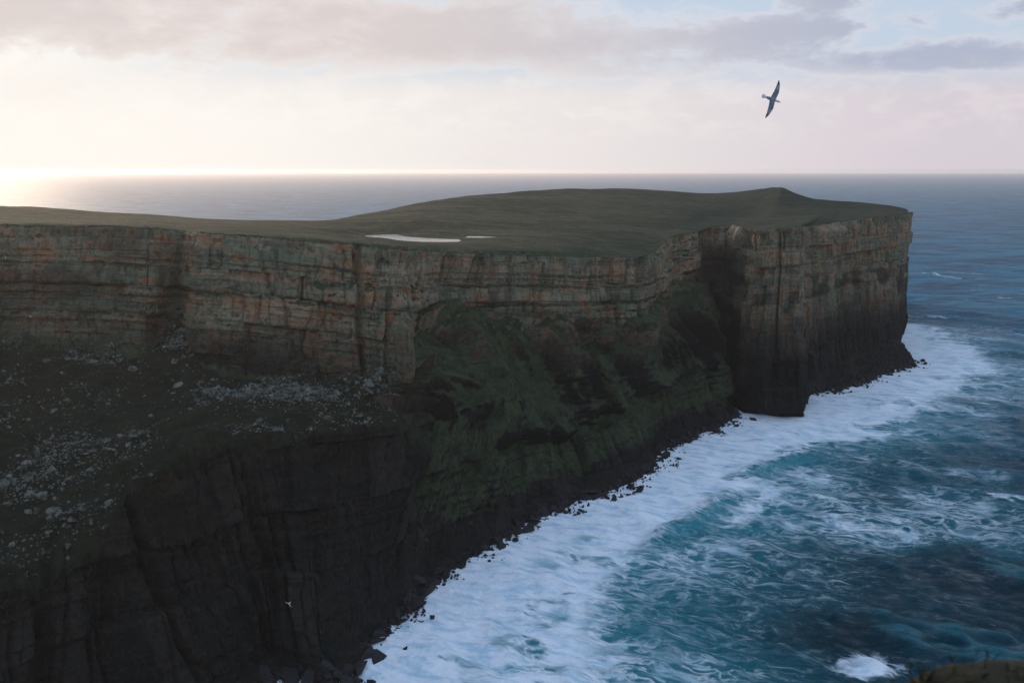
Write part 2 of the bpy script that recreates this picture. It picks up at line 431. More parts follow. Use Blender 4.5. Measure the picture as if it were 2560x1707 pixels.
# --- grassy slope right of the terrace: spurs and runnels down the fall line, beds breaking through
is_slope = sstep(uk[7] + 10, uk[8] + 12, Ug)
dwn = Ug + .8 * (Vg - 4) * 40 + 8 * vnoise(Ug / 40, Vg * 1.2, Ug * 0, 51)
spur = 1 - np.abs(fbm(dwn / 34, Vg * .45, Ug * 0, 53, 3)) * 2.4
spur2 = 1 - np.abs(fbm(dwn / 11, Vg * 1.1, Ug * 0, 57, 2)) * 2.0
outc = sstep(.06, .34, fbm(X / 26, Y / 26, Z / 15, 59, 3) + .10 * vnoise(X / 6, Y / 6, Z / 5, 60))
outc = np.maximum(outc, .8 * sstep(.55, .85, np.where((bed > -62) & (bed < -52), 1., 0) * (.6 + .6 * vnoise(Ug / 18, bed / 30, Ug * 0, 61))))
d_mid_slope = 16.5 * (spur - .35) + 4.0 * (spur2 - .4) + outc * (1.5 * strata + .8 * jn + .5 + .8 * f_mid) + 1.1 * f_fine + 1.9 * f_mid
d_mid_terr = 4.2 * fbm(X / 24, Y / 24, Z / 24, 63, 4) + .9 * f_mid + .28 * f_fine
d_mid = (d_mid_terr * (1 - is_slope) + d_mid_slope * is_slope) * w_mid

# --- named cracks and clefts
def cleft(u0, u1, za, zb, depth, width, wob=2.0):
    """dark cleft whose line runs from (u0, za) down to (u1, zb)"""
    t_ = np.clip((za - Z) / (za - zb), 0, 1)
    c = u0 + (u1 - u0) * t_ + wob * vnoise(Z / 14, Z * 0, Z * 0, int(u0 * 3) % 97)
    wv = width * (.55 + .45 * np.sin(np.pi * np.clip(t_, .02, .98)))
    on = sstep(za + 3, za - 2, Z) * sstep(zb - 3, zb + 4, Z)
    return -depth * np.exp(-((Ug - c) / wv) ** 2) * on
cl_low = cleft(uk[3] - 3, uk[3] + 12, 80, 6, 7, 1.8) + cleft(uk[1] + 22, uk[1] + 30, 66, 4, 8, 4) + cleft(uk[2] + 14, uk[2] + 14, 70, 0, 7, 4.5) \
       + cleft(uk[5] - 2, uk[5] + 6, 84, 20, 4, 2.5) + cleft(uk[6] + 8, uk[6] + 8, 80, 30, 4, 3) + cleft(uk[8] + 6, uk[8] + 2, 66, 4, 4, 2.2)
cl_up = cleft(uk[7] - 1, uk[7] + 2, 161, 92, 7, 2.6, 1) + cleft(uk[8] - 18, uk[8] - 16, 135, 94, 7, 3.0, 1) + cleft(uk[8] + 3, uk[8] + 6, 155, 120, 4, 2) \
      + cleft(uk[10] + 8, uk[10] + 14, 147, 112, 5, 3) + cleft(uk[11] - 4, uk[11] + 2, 146, 104, 5, 3.5)
tow = cleft(uk[20] - 2, uk[20] + 1, 153, 2, 5, 2.2) + cleft(uk[22] - 12, uk[22] - 12, 152, 2, 8, 4) + cleft(uk[22] + 24, uk[22] + 26, 150, 30, 6, 4) + cleft(uk[23] + 22, uk[23] + 30, 150, 30, 8, 5) \
    + cleft(uk[24] + 26, uk[24] + 18, 149, 30, 5, 3.5)
w_cl = sstep(1.9, 2.2, Vg) * (1 - sstep(6.0, 6.25, Vg))
d_cl = cl_low * w_low + cl_up * w_up + tow * w_cl * (Ug > uk[19])
# the far walls stand sheer from the sea to the edge: one rock face there
sheer = sstep(uk[16], uk[17], Ug)
bc = np.floor((Ug + 2 * vnoise(Ug / 9, Z / 40, Z * 0, 78)) / 13).astype(np.int32)
but = 3.4 * hash3(bc, bc * 0, bc * 0, 79) - 2.5 * np.exp(-((((Ug + 2 * vnoise(Ug / 9, Z / 40, Z * 0, 78)) / 13) % 1.0 - .02) / .09) ** 2)
tipf = 1 - .65 * sstep(uk[25], uk[26], Ug)
d_sheer = tipf * (rock + 2.0 * f_big - .8 * strata + but * .6 + 3.5 * vnoise(Ug / 17, Z / 260, Ug * 0, 77)) * w_cl * edge_fade
lipw = np.exp(-((Vg - 3.02) / .42) ** 2) * (1 - is_slope)
d_lip = lipw * (7.0 * fbm(Ug / 15, Z / 30, Ug * 0, 191, 4) + 2.2 * fbm(X / 5, Y / 5, Z / 5, 193, 3) - 1.0)
cliff_d = (d_lip + d_up + d_low + d_mid) * (1 - sheer) + d_sheer * sheer + d_cl
# the head of the beach: jumbled rock
w_beach = sstep(.7, 1.2, Vg) * (1 - sstep(1.9, 2.1, Vg))
tal = sstep(uk[22] + 30, uk[23], Ug)
d_beach = w_beach * ((1.8 + 2.2 * tal) * fbm(X / 8, Y / 8, Z / 8, 71, 4) + (.9 + 1.6 * tal) * f_fine + 2.6 * fbm(Ug / 16, Z / 30, Ug * 0, 73, 3))
# the moor
w_moor = sstep(6.3, 7.3, Vg)
moor_d = w_moor * (1.5 * fbm(X / 60, Y / 60, Z * 0, 81, 4) + .35 * fbm(X / 9, Y / 9, Z * 0, 83, 3)) + (sstep(5.9, 6.1, Vg) * (1 - w_moor)) * (.5 * f_fine + 1.2 * f_mid)

dirv = N0.copy(); dirv[..., 2] *= .35
dirv /= np.maximum(np.linalg.norm(dirv, axis=2, keepdims=True), 1e-9)
st3 = steep[..., None]
dirv = dirv * st3 + N0 * (1 - st3)
tot = (cliff_d + d_beach) * (1 - sstep(6.0, 6.4, Vg))
G = G + dirv * tot[..., None]
G[..., 2] += moor_d

# the loch lies in a hollow of the moor
LOCH_Z = 150.6
loch = np.array([(-114, 742), (-109, 757), (-103, 773), (-96, 780), (-88, 783), (-85, 770), (-80, 757), (-66, 741), (-47, 729), (-45, 716), (-46, 706), (-56, 704), (-68, 706), (-80, 713), (-92, 721), (-104, 730)], float)
loch = loch.mean(0) + (loch - loch.mean(0)) * [1.26, 1.12]
def poly_dist(px, py, poly):
    """signed distance to a polygon (negative inside)"""
    a = poly; b = np.roll(poly, -1, 0)
    best = np.full(px.shape, 1e9); inside = np.zeros(px.shape, bool)
    for (x0, y0), (x1, y1) in zip(a, b):
        dx, dy = x1 - x0, y1 - y0
        t_ = np.clip(((px - x0) * dx + (py - y0) * dy) / (dx * dx + dy * dy), 0, 1)
        best = np.minimum(best, np.hypot(px - x0 - t_ * dx, py - y0 - t_ * dy))
        cr = ((y0 > py) != (y1 > py)) & (px < (x1 - x0) * (py - y0) / (y1 - y0 + 1e-12) + x0)
        inside ^= cr
    return np.where(inside, -best, best)
a_, b_ = row0[I_E], row0[I_S]
pd = poly_dist(G[:, a_:b_, 0], G[:, a_:b_, 1], loch)
sl = poly_dist(G[:, a_:b_, 0], G[:, a_:b_, 1], np.array([(-36, 748), (-33, 764), (-24, 762), (-10, 751), (-22, 744)], float))
pd = np.minimum(pd, sl)
flat = sstep(95, 6, pd)
gz = G[:, a_:b_, 2]
gz = gz * (1 - flat) + (LOCH_Z + .10 + .35 * (gz - LOCH_Z) * sstep(0, 40, pd)) * flat
gz = np.where(pd < 0, LOCH_Z - 1.5 * np.minimum(1, -pd / 2), gz)
G[:, a_:b_, 2] = gz

# --- where grass grows
N1 = normals(G)
nz = N1[..., 2].astype(np.float32).copy()
for _ in range(3):
    nz[1:-1, 1:-1] = (nz[:-2, 1:-1] + nz[2:, 1:-1] + nz[1:-1, :-2] + nz[1:-1, 2:]) / 4
gn = .20 * fbm(X / 17, Y / 17, Z / 17, 91, 3) + .12 * fbm(X / 3, Y / 3, Z / 3, 93, 2)
rocky = outc * w_mid
thr = np.where(Vg > 4.9, np.where(Ug < uk[7], .64, .56), .42)
s_low = sstep(uk[8] + 8, uk[9] + 6, Ug) * (1 - sstep(2.9, 3.1, Vg))
thr = np.where((Vg < 4.95) & (is_slope > .5), .07 + .40 * rocky - .10 * sstep(uk[11], uk[13], Ug), thr) + 0.22 * sstep(2.6, 1.9, Vg)
grass = sstep(thr - .16, thr + .18, nz + gn + .05 * vnoise(X / .9, Y / .9, Z / .9, 97))
grass = grass * sstep(1.95, 2.5, Vg + 1.2 * gn) * (1 - .8 * (1 - sstep(2.7, 3.0, Vg)) * (Ug < uk[8]))
grass = np.where(Vg > 6.05, 1, grass)
grass *= 1 - sheer * (1 - sstep(6.0, 6.1, Vg)) * .85
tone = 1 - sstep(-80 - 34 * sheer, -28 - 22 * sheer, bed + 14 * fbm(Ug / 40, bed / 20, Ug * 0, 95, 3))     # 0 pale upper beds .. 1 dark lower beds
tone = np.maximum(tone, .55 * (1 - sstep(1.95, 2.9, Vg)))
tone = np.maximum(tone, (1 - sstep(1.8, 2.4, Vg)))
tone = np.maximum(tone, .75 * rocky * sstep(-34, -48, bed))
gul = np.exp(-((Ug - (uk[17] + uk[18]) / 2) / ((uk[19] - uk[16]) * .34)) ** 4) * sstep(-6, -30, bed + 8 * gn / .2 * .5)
left_veg = sstep(uk[4] + 2, uk[3] - 4, Ug) * sstep(-.25, .3, fbm(Ug / 22, bed / 16, Ug * 0, 97, 3)) * .55
tone = np.maximum(tone, left_veg * (Vg > 3.5))
tone = tone + .9 * gul * cl  # gully slot: its deep shade is painted into the rock tone
blk = hash3(np.searchsorted(np.array([-8., -19., -24., -31., -40., -46., -55., -62., -73., -84., -108.])[::-1], bw).astype(np.int32), np.floor((Ug + 3 * vnoise(Ug / 9, Z / 9, Z * 0, 99)) / (9 + 6 * (tier % 3))).astype(np.int32), tier.astype(np.int32), 5) * .5 + .5
A_terr = (sstep(1.9, 2.2, Vg) * (1 - sstep(4.8, 5.0, Vg)) * (1 - is_slope)).astype(np.float32)

# ---------------------------------------------------------------- rock and turf material
def build_rock(name):
    m, t = new_mat(name)
    p = t.pos(); x, y, z = t.sep(p)
    b = t.attr('bed'); blk = t.attr('blk'); g = t.attr('grass'); low = t.attr('tone'); terr = t.attr('terrace')
    along = t.xyz(t.mul(x, .05), t.mul(y, .05), t.mul(b, .33))
    n_band = t.noise(along, 1.0, 5, .6)
    band2 = t.noise(t.xyz(t.mul(x, .012), t.mul(y, .012), t.mul(b, .16)), 1.0, 3, .5)
    n_patch = t.noise(p, .055, 5, .6)
    n_streak = t.noise(t.xyz(t.mul(x, .42), t.mul(y, .42), t.mul(z, .045)), 1.0, 5, .6)
    n_fine = t.noise(p, .55, 6, .72)
    lines = t.noise(t.xyz(t.mul(x, .03), t.mul(y, .03), t.mul(b, .95)), 1.0, 4, .65)
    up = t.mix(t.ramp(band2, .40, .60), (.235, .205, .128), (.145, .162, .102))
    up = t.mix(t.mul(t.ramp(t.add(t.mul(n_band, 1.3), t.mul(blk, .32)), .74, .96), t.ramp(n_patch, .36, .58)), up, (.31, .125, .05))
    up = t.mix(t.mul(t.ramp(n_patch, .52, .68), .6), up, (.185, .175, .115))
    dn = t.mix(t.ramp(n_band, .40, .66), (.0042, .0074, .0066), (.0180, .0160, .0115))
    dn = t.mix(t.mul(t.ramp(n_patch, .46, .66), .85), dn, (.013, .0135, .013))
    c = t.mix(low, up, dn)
    c = t.mix(t.mul(t.ramp(n_streak, .50, .66), t.ramp(low, 0, 1, .66, .82)), c, t.mix(low, (.05, .048, .040), (.012, .0125, .0115)))
    c = t.mix(t.mul(t.ramp(n_streak, .46, .30), .28), c, t.mix(low, (.31, .265, .19), (.06, .048, .038)))
    c = t.mix(t.mul(t.mul(t.ramp(lines, .55, .66), t.ramp(n_patch, .60, .40)), .85), c, t.mix(low, (.045, .038, .03), (.014, .0125, .0115)))
    c = t.mix(t.mul(t.ramp(n_fine, .54, .70), .55), c, t.mix(low, (.28, .25, .18), (.060, .052, .042)))
    c = t.mix(t.mul(t.ramp(n_fine, .46, .30), .75), c, t.mix(low, (.07, .06, .046), (.014, .0135, .012)))
    c = t.mix(t.ramp(low, 1.02, 1.7), c, (.006, .0065, .007))  # highest tone, only in the gully slot: painted shade, near black
    c = t.mix(t.mul(t.ramp(blk, .45, 0.0), .55), c, t.mix(.5, c, (.02, .018, .015)))
    c = t.mix(t.mul(t.ramp(blk, .7, 1.0), .35), c, t.mix(low, (.30, .26, .18), (.048, .040, .032)))
    n_mid = t.noise(p, .24, 6, .74, .4)
    c = t.mix(t.mul(t.ramp(n_mid, .49, .36), .72), c, t.mix(low, (.05, .046, .036), (.006, .007, .0065)))
    # turf
    n_t = t.noise(p, .12, 5, .6); n_t2 = t.noise(p, 1.1, 4, .7)
    gr = t.mix(t.ramp(n_t, .36, .62), (.0210, .0335, .0175), (.052, .066, .031))
    gr = t.mix(t.mul(t.ramp(n_t2, .48, .66), .55), gr, (.055, .060, .036))
    gr = t.mix(t.mul(t.ramp(n_t2, .46, .32), .6), gr, (.009, .012, .0065))
    gr = t.mix(t.mul(terr, .8), gr, t.mix(t.ramp(n_t, .4, .6), (.0060, .0078, .0045), (.0115, .0110, .0070)))  # terrace turf darkened: shade of the cove put into its colour
    gr = t.mix(t.mul(t.ramp(n_mid, .47, .35), .70), gr, (.008, .0115, .0068))
    gr = t.mix(t.mul(t.ramp(n_mid, .54, .68), .55), gr, t.mix(terr, (.075, .078, .050), (.022, .021, .015)))
    g = t.sub(g, t.mul(t.ramp(n_mid, .56, .66), t.mul(t.sub(1.0, terr), .75)))
    gm = t.ramp(t.add(g, t.mul(t.sub(n_fine, .5), 1.5)), .32, .68)
    c = t.mix(gm, c, gr)
    h = t.add(t.mul(n_fine, 1.0), t.add(t.mul(t.noise(p, 3.2, 3, .7), .3), t.mul(lines, t.mul(t.sub(1.0, gm), .9))))
    nrm = t.bump(h, .9, 1.0)
    t.out(t.principled(c, t.mix(gm, (.82,) * 3, (.97,) * 3), nrm, .07))
    return m
M_ROCK = build_rock('rock_and_turf')

def build_moor():
    m, t = new_mat('moor_turf')
    p = t.pos(); x, y, z = t.sep(p)
    n1 = t.noise(t.xyz(t.mul(x, .006), t.mul(y, .013), 0.0), 1.0, 6, .62, .6)
    n2 = t.noise(t.xyz(t.mul(x, .05), t.mul(y, .09), 0.0), 1.0, 6, .65)
    n3 = t.noise(p, .45, 5, .75)
    c = t.mix(t.ramp(n1, .44, .56), (.024, .039, .020), (.074, .076, .042))
    c = t.mix(t.mul(t.ramp(n2, .50, .66), .75), c, (.125, .105, .058))
    c = t.mix(t.mul(t.ramp(n2, .46, .32), .7), c, (.018, .024, .0135))
    c = t.mix(t.mul(t.ramp(n3, .54, .38), .8), c, (.015, .019, .011))
    c = t.mix(t.mul(t.ramp(x, -120, 330), t.ramp(n1, .62, .40, .55, .92)), c, t.mix(t.ramp(n2, .4, .62), (.017, .026, .016), (.036, .046, .026)))  # darker to the right: the haze's left-hand brightness is put into the colour
    n4 = t.noise(t.xyz(t.mul(x, .09), t.mul(y, .13), 0.0), 1.0, 7, .75, .5)
    c = t.mix(t.mul(t.ramp(n4, .50, .36), .65), c, (.016, .023, .013))
    c = t.mix(t.mul(t.ramp(n4, .55, .68), .45), c, (.12, .10, .055))
    e = t.attr('edge')
    c = t.mix(t.mul(e, t.ramp(n2, .75, .40)), c, (.026, .040, .020))
    nrm = t.bump(t.add(t.mul(n3, 1.6), t.mul(n2, 4.0)), 1.0, 1.0)
    t.out(t.principled(c, .97, nrm, .06))
    return m
M_MOOR = build_moor()

def cut(name, a, b, mat, smooth, attrs):
    V = G[:, a:b + 1].reshape(-1, 3)
    me = raw_mesh(name, V, grid_faces(NU, b + 1 - a), {k: v[:, a:b + 1] for k, v in attrs.items()}, smooth)
    return tag(link(name, me, mat), kind='structure')
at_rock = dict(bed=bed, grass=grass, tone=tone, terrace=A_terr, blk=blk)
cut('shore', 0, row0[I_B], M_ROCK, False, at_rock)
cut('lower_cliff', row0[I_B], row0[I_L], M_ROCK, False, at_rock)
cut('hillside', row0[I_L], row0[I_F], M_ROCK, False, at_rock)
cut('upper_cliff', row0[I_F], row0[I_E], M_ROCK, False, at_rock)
edge_att = (1 - sstep(7.03, 7.16, Vg + .06 * vnoise(X / 12, Y / 12, Z * 0, 3))) * np.ones_like(Vg)
cut('moorland', row0[I_E], NV - 1, M_MOOR, True, dict(edge=edge_att))
land_nrm = N1

# the loch
def flat_poly(name, pts, z, mat):
    me = bpy.data.meshes.new(name)
    me.from_pydata([(x_, y_, z) for x_, y_ in pts], [], [tuple(range(len(pts)))])
    return link(name, me, mat)
def build_still_water():
    m, t = new_mat('still_water')
    n = t.noise(t.pos(), .35, 3, .6)
    t.out(t.principled((.02, .03, .035), .12, t.bump(n, .12, 1.0), .5, IOR=1.33))
    return m
M_LOCH = build_still_water()
def grown(poly, g_):
    c_ = poly.mean(0); return c_ + (poly - c_) * g_
tag(flat_poly('loch_water', grown(loch, 1.03), LOCH_Z - .08, M_LOCH), kind='structure')
tag(flat_poly('loch_water', [(-37, 747), (-34, 765), (-24, 763), (-9, 751), (-22, 743)], LOCH_Z - .08, M_LOCH), kind='structure')

# ================================================================ THE SEA
coast = np.concatenate([G[::5, row0[I_W], :2]], 0)
coast_u = U[::5]
def coast_signed(px, py):
    """distance to the waterline (positive out at sea) and the position along the coast"""
    best = np.full(px.shape, 1e9, np.float32); sgn = np.ones(px.shape, np.float32); uo = np.zeros(px.shape, np.float32)
    for k_ in range(len(coast) - 1):
        x0, y0 = coast[k_]; dx, dy = coast[k_ + 1] - coast[k_]
        L2 = dx * dx + dy * dy
        if L2 < 1e-6: continue
        t_ = np.clip(((px - x0) * dx + (py - y0) * dy) / L2, 0, 1)
        ex = px - x0 - t_ * dx; ey = py - y0 - t_ * dy
        d2 = ex * ex + ey * ey
        m = d2 < best
        best = np.where(m, d2, best)
        sgn = np.where(m, np.where(ex * dy - ey * dx >= 0, 1, -1), sgn)
        uo = np.where(m, coast_u[k_], uo)
    return np.sqrt(best) * sgn, uo

def near_fan():
    az = np.radians(np.concatenate([np.linspace(-60, -31, 24)[:-1], np.linspace(-31, 31, 1180), np.linspace(31, 60, 24)[1:]]))
    d = np.concatenate([np.linspace(1180, 560, 30)[:-1], np.linspace(560, 5, 640)])          # rows even in 1/distance
    r = CAM_H * 1005 / d
    r = np.concatenate([r, [60000.]])
    A, Rr = np.meshgrid(az, r, indexing='ij')
    return np.sin(A) * Rr, np.cos(A) * Rr
sx, sy = near_fan()
NA, NR = sx.shape
reg = (sy < 2600)
sd_, su_ = np.full(sx.shape, 900., np.float32), np.zeros(sx.shape, np.float32)
m = (sy < 1800) & (sx > -420) & (sx < 900)
dd, du_ = coast_signed(sx[m].astype(np.float32), sy[m].astype(np.float32))
sd_[m] = dd; su_[m] = du_

# wind sea: a sum of crested waves running in from the right towards the cliffs
rw = np.random.default_rng(12)
hz = np.zeros(sx.shape, np.float32); ox = np.zeros_like(hz); oy = np.zeros_like(hz)
x32, y32 = sx.astype(np.float32), sy.astype(np.float32)
rr = np.hypot(x32, y32)
cell = rr * rr / (CAM_H * 1005)                     # depth of one mesh row
main = math.atan2(-.80, -.60)
for k_ in range(54):
    lam = float(np.exp(rw.uniform(math.log(9), math.log(150))))
    th = main + rw.normal(0, .55 if lam < 40 else .30)
    kk = 2 * math.pi / lam; cx, cy = math.cos(th), math.sin(th)
    amp = .020 * lam ** .72 * rw.uniform(.5, 1.2) * (1.5 if lam < 30 else 1.0)
    fade = sstep(.55, .20, cell / lam)
    ph = kk * (cx * x32 + cy * y32) + np.float32(rw.uniform(0, 6.28)) + .6 * vnoise(x32 / 130, y32 / 130, x32 * 0, 200 + k_)
    hz += amp * fade * np.cos(ph); sn = amp * fade * np.sin(ph)
    ox -= .75 * cx * sn; oy -= .75 * cy * sn
shal = sstep(5, 60, sd_)
hz *= .35 + .65 * shal; ox *= shal; oy *= shal

def line_dist(pts, w, px, py):
    best = np.full(px.shape, 1e9, np.float32); par = np.zeros(px.shape, np.float32); sg = np.zeros(px.shape, np.float32)
    n_ = len(pts) - 1
    for k_ in range(n_):
        (x0, y0), (x1, y1) = pts[k_], pts[k_ + 1]; dx, dy = x1 - x0, y1 - y0
        t0 = ((px - x0) * dx + (py - y0) * dy) / (dx * dx + dy * dy); t_ = np.clip(t0, 0, 1)
        ex, ey = px - x0 - t_ * dx, py - y0 - t_ * dy
        d2 = np.hypot(ex, ey); m_ = d2 < best
        best = np.where(m_, d2, best); par = np.where(m_, (k_ + t_) / n_, par)
        sg = np.where(m_, np.where(ex * dy - ey * dx >= 0, 1, -1), sg)
    return best, par, sg
breakers = [([(70, 508), (80, 528), (95, 551), (112, 574), (132, 602), (146, 622)], 3.4),
            ([(143, 632), (156, 650), (172, 668), (190, 681), (212, 690), (232, 692)], 3.6),
            ([(777, 1979), (801, 1913), (826, 1874)], 5.0), ([(612, 1250), (622, 1215), (640, 1190)], 4.0)]
foam_b = np.zeros_like(hz); aer_b = np.zeros_like(hz)
m = (sy < 2300) & (sx > 0)
for pts, hgt in breakers:
    b_, par, sg = line_dist(pts, 0, x32[m], y32[m])
    prof = np.maximum(np.sin(np.pi * np.clip(par, .0, 1)), 0) ** .6 * (b_ < 60)
    seaward = b_ * sg
    hump = np.where(seaward > 0, np.exp(-(seaward / 11) ** 2), np.exp(-(seaward / 5) ** 2))
    hz[m] += hgt * hump * prof
    aer_b[m] = np.maximum(aer_b[m], prof * np.exp(-((seaward - 9) / 11) ** 2))
    foam_b[m] = np.maximum(foam_b[m], prof * np.where(seaward < 1.5, np.exp(-((seaward + 6) / 12) ** 2), np.exp(-(seaward / 2.5) ** 2)))
# foam cover: thick in the surf, thinning to webs, then scattered whitecaps
wn = fbm(x32 / 75, y32 / 75, x32 * 0, 210, 4); wn2 = fbm(x32 / 26, y32 / 32, x32 * 0, 213, 3)
dw = sd_ + 20 * wn + 8 * wn2 - 26 * sstep(uk[10], uk[7], su_) * (sd_ < 500)
surf = 1 - sstep(54, 128, dw)
h_sw = vnoise((x32 * .6 + y32 * .8) / 34 + .8 * wn, (x32 * .8 - y32 * .6) / 150, x32 * 0, 240)
webs = (.78 + .34 * sstep(-.4, .5, h_sw)) * (1 - sstep(85, 245, dw + 40 * wn2)) * .58
patch = (.55 + .7 * sstep(-.4, .5, h_sw)) * sstep(.06, .45, fbm(x32 / 85 + 4, y32 / 110, x32 * 0, 217, 4)) * sstep(400, 120, sd_) * .58
strk = sstep(.54, .80, fbm((x32 * .9 - y32 * .44) / 46, (x32 * .44 + y32 * .9) / 15, x32 * 0, 233, 3) + .28 * vnoise(x32 / 170, y32 / 200, x32 * 0, 236)) * (sd_ > 60) * .85 * sstep(3200, 1500, rr)
crest = sstep(1.6, 3.4, hz) * .55
caps = sstep(.42, .62, vnoise(x32 / 60, y32 / 45, x32 * 0, 219)) * sstep(1.3, 2.6, hz) * .75
surf = surf * (1 - .24 * sstep(.05, .5, fbm((x32 * .9 - y32 * .44) / 22, (x32 * .44 + y32 * .9) / 13, x32 * 0, 251, 4)) * sstep(8, 60, sd_))
cover = np.maximum.reduce([strk, surf * 1.0, webs, patch, crest * sstep(260, 80, sd_), caps])
cover = np.where(aer_b > .25, cover * (1 - .5 * aer_b), cover)
cover = np.maximum(cover, .17 + .14 * wn2)
cover = np.maximum(cover, foam_b)
# white water over a drowned rock near the bottom of the view
rk = np.hypot((x32 - 150) / 9.5, (y32 - 384) / 7.5)
cover = np.maximum(cover, sstep(2.1, .5, rk + .9 * wn2 + .4 * fbm(x32 / 6, y32 / 8, x32 * 0, 230, 3))); hz += 2.2 * sstep(1.2, 0, rk)
aer = np.clip(np.maximum.reduce([.88 * (1 - sstep(40, 190, dw)), aer_b, .26 * sstep(.6, 2.6, hz + 1.2 * wn2), .55 * patch]), 0, 1)
turb = fbm(x32 / 5, y32 / 7, x32 * 0, 222, 3) * surf
hz += .55 * turb * sstep(2.5, .6, cell)
hz[:, -1] = 0; ox[:, -1] = 0; oy[:, -1] = 0
Vs = np.stack([sx + ox, sy + oy, hz], 2).reshape(-1, 3)
Fs = grid_faces(NA, NR)[:, ::-1]
hid = (sd_ < -14).ravel()
keep = ~hid[Fs].all(1)
Fs = Fs[keep]
used = np.zeros(len(Vs), bool); used[Fs.ravel()] = True
remap = np.cumsum(used) - 1
dist_att = np.clip(np.log(rr.ravel() / 300) / math.log(20), 0, 1)
sea_me = raw_mesh('sea', Vs[used], remap[Fs], dict(cover=cover.ravel()[used], aer=aer.ravel()[used], far=dist_att[used]), True)

def build_sea():
    m, t = new_mat('sea_water')
    p = t.pos(); x, y, z = t.sep(p)
    cv = t.attr('cover'); ae = t.attr('aer'); fr = t.attr('far')
    w1 = t.vmath('SUBTRACT', t.noisecol(p, .035, 3), (.5, .5, .5))
    al = t.sub(t.mul(x, .90), t.mul(y, .44)); ac = t.add(t.mul(x, .44), t.mul(y, .90))
    pw = t.vmath('ADD', t.xyz(t.mul(al, .42), ac, 0.0), t.vmath('MULTIPLY', w1, (11, 13, 0)))
    w2 = t.vmath('SUBTRACT', t.noisecol(pw, .16, 3), (.5, .5, .5))
    pw2 = t.vmath('ADD', pw, t.vmath('MULTIPLY', w2, (2.0, 2.6, 0)))
    def ridged(v, sc, det):
        n = t.noise(v, sc, det, .55)
        return t.sub(1.0, t.math('ABSOLUTE', t.mul(t.sub(n, .5), 4.0)))
    r1 = ridged(pw2, .052, 6); r2 = ridged(t.vmath('ADD', pw2, (31, 7, 0)), .19, 6); r3 = t.noise(pw2, .45, 5, .7)
    lace = t.add(t.mul(t.math('MAXIMUM', r1, t.mul(r2, .92)), .62), t.add(t.mul(r2, .26), t.mul(r3, .34)))
    lo = t.sub(t.sub(1.06, t.mul(cv, .44)), t.mul(t.math('POWER', cv, 5.0), .42))
    f = t.ramp(lace, t.sub(lo, .02), t.add(lo, t.ramp(cv, 0, 1, .42, .40)))
    f = t.mul(t.mul(f, t.ramp(cv, .02, .12)), t.ramp(cv, .1, .8, .72, 1.0))
    brk = t.noise(pw2, .11, 6, .7)
    f = t.mul(f, t.math('MAXIMUM', t.ramp(brk, .36, .56, .30, 1.0), t.ramp(cv, .70, .98)))
    deep = t.mix(t.ramp(t.noise(p, .012, 4, .5), .4, .6), (.002, .036, .054), (.004, .066, .090))
    c = t.mix(t.mul(ae, 1.0), deep, (.035, .42, .48))
    wind = t.noise(t.vmath('MULTIPLY', p, (.55, 1.0, 0)), .011, 9, .68, .5)  # patchy sheen of wind-roughened water, painted as colour
    c = t.mix(t.ramp(fr, .12, .65), c, t.mix(t.ramp(wind, .40, .60), (.003, .072, .125), (.014, .175, .275)))  # distant water brightened blue: sky reflection painted into the base colour
    # thin foam under the surface tints the water
    c = t.mix(t.mul(t.ramp(lace, t.sub(lo, .35), lo), t.mul(ae, .45)), c, (.12, .36, .42))
    h1 = t.noise(t.vmath('MULTIPLY', p, (.75, 1.15, 0)), .20, 7, .66, .4)
    h2 = t.noise(t.vmath('MULTIPLY', p, (.7, 1.2, 0)), .035, 5, .6)
    hh = t.add(t.mul(h1, t.ramp(fr, 0, .8, 9.0, 5.0)), t.mul(h2, t.ramp(fr, .02, .9, 4.0, 40.0)))
    wat = t.principled(c, t.ramp(fr, 0, .75, .10, .55), t.bump(hh, 1.0, 1.0), t.ramp(fr, .1, .7, .24, .19), IOR=1.333)
    fh = t.add(t.mul(t.noise(p, .45, 5, .65), 1.2), t.mul(f, .4))
    foam = t.principled(t.mix(t.ramp(t.noise(pw2, .16, 6, .65), .36, .56), (.50, .66, .74), (.84, .86, .88)), .8, t.bump(fh, .9, .8), .2)
    ms = t.n('ShaderNodeMixShader'); t.put(ms.inputs[0], f); t.t.links.new(wat, ms.inputs[1]); t.t.links.new(foam, ms.inputs[2])
    t.out(ms.outputs[0])
    return m
M_SEA = build_sea()
tag(link('sea', sea_me, M_SEA), kind='structure')
# the rest of the sea, out of this view: coarse ring
def sea_rest():
    az = np.radians(np.linspace(60, 300, 60)); r = np.array([170., 400, 1500, 8000, 60000])
    A, Rr = np.meshgrid(az, r, indexing='ij')
    V = np.stack([np.sin(A) * Rr, np.cos(A) * Rr, A * 0], 2).reshape(-1, 3)
    F_ = grid_faces(60, 5)[:, ::-1]
    n_ = len(V)
    me = raw_mesh('sea', V, F_, dict(cover=np.zeros(n_), aer=np.zeros(n_), far=np.ones(n_) * .5), True)
    tag(link('sea', me, M_SEA), kind='structure')
sea_rest()

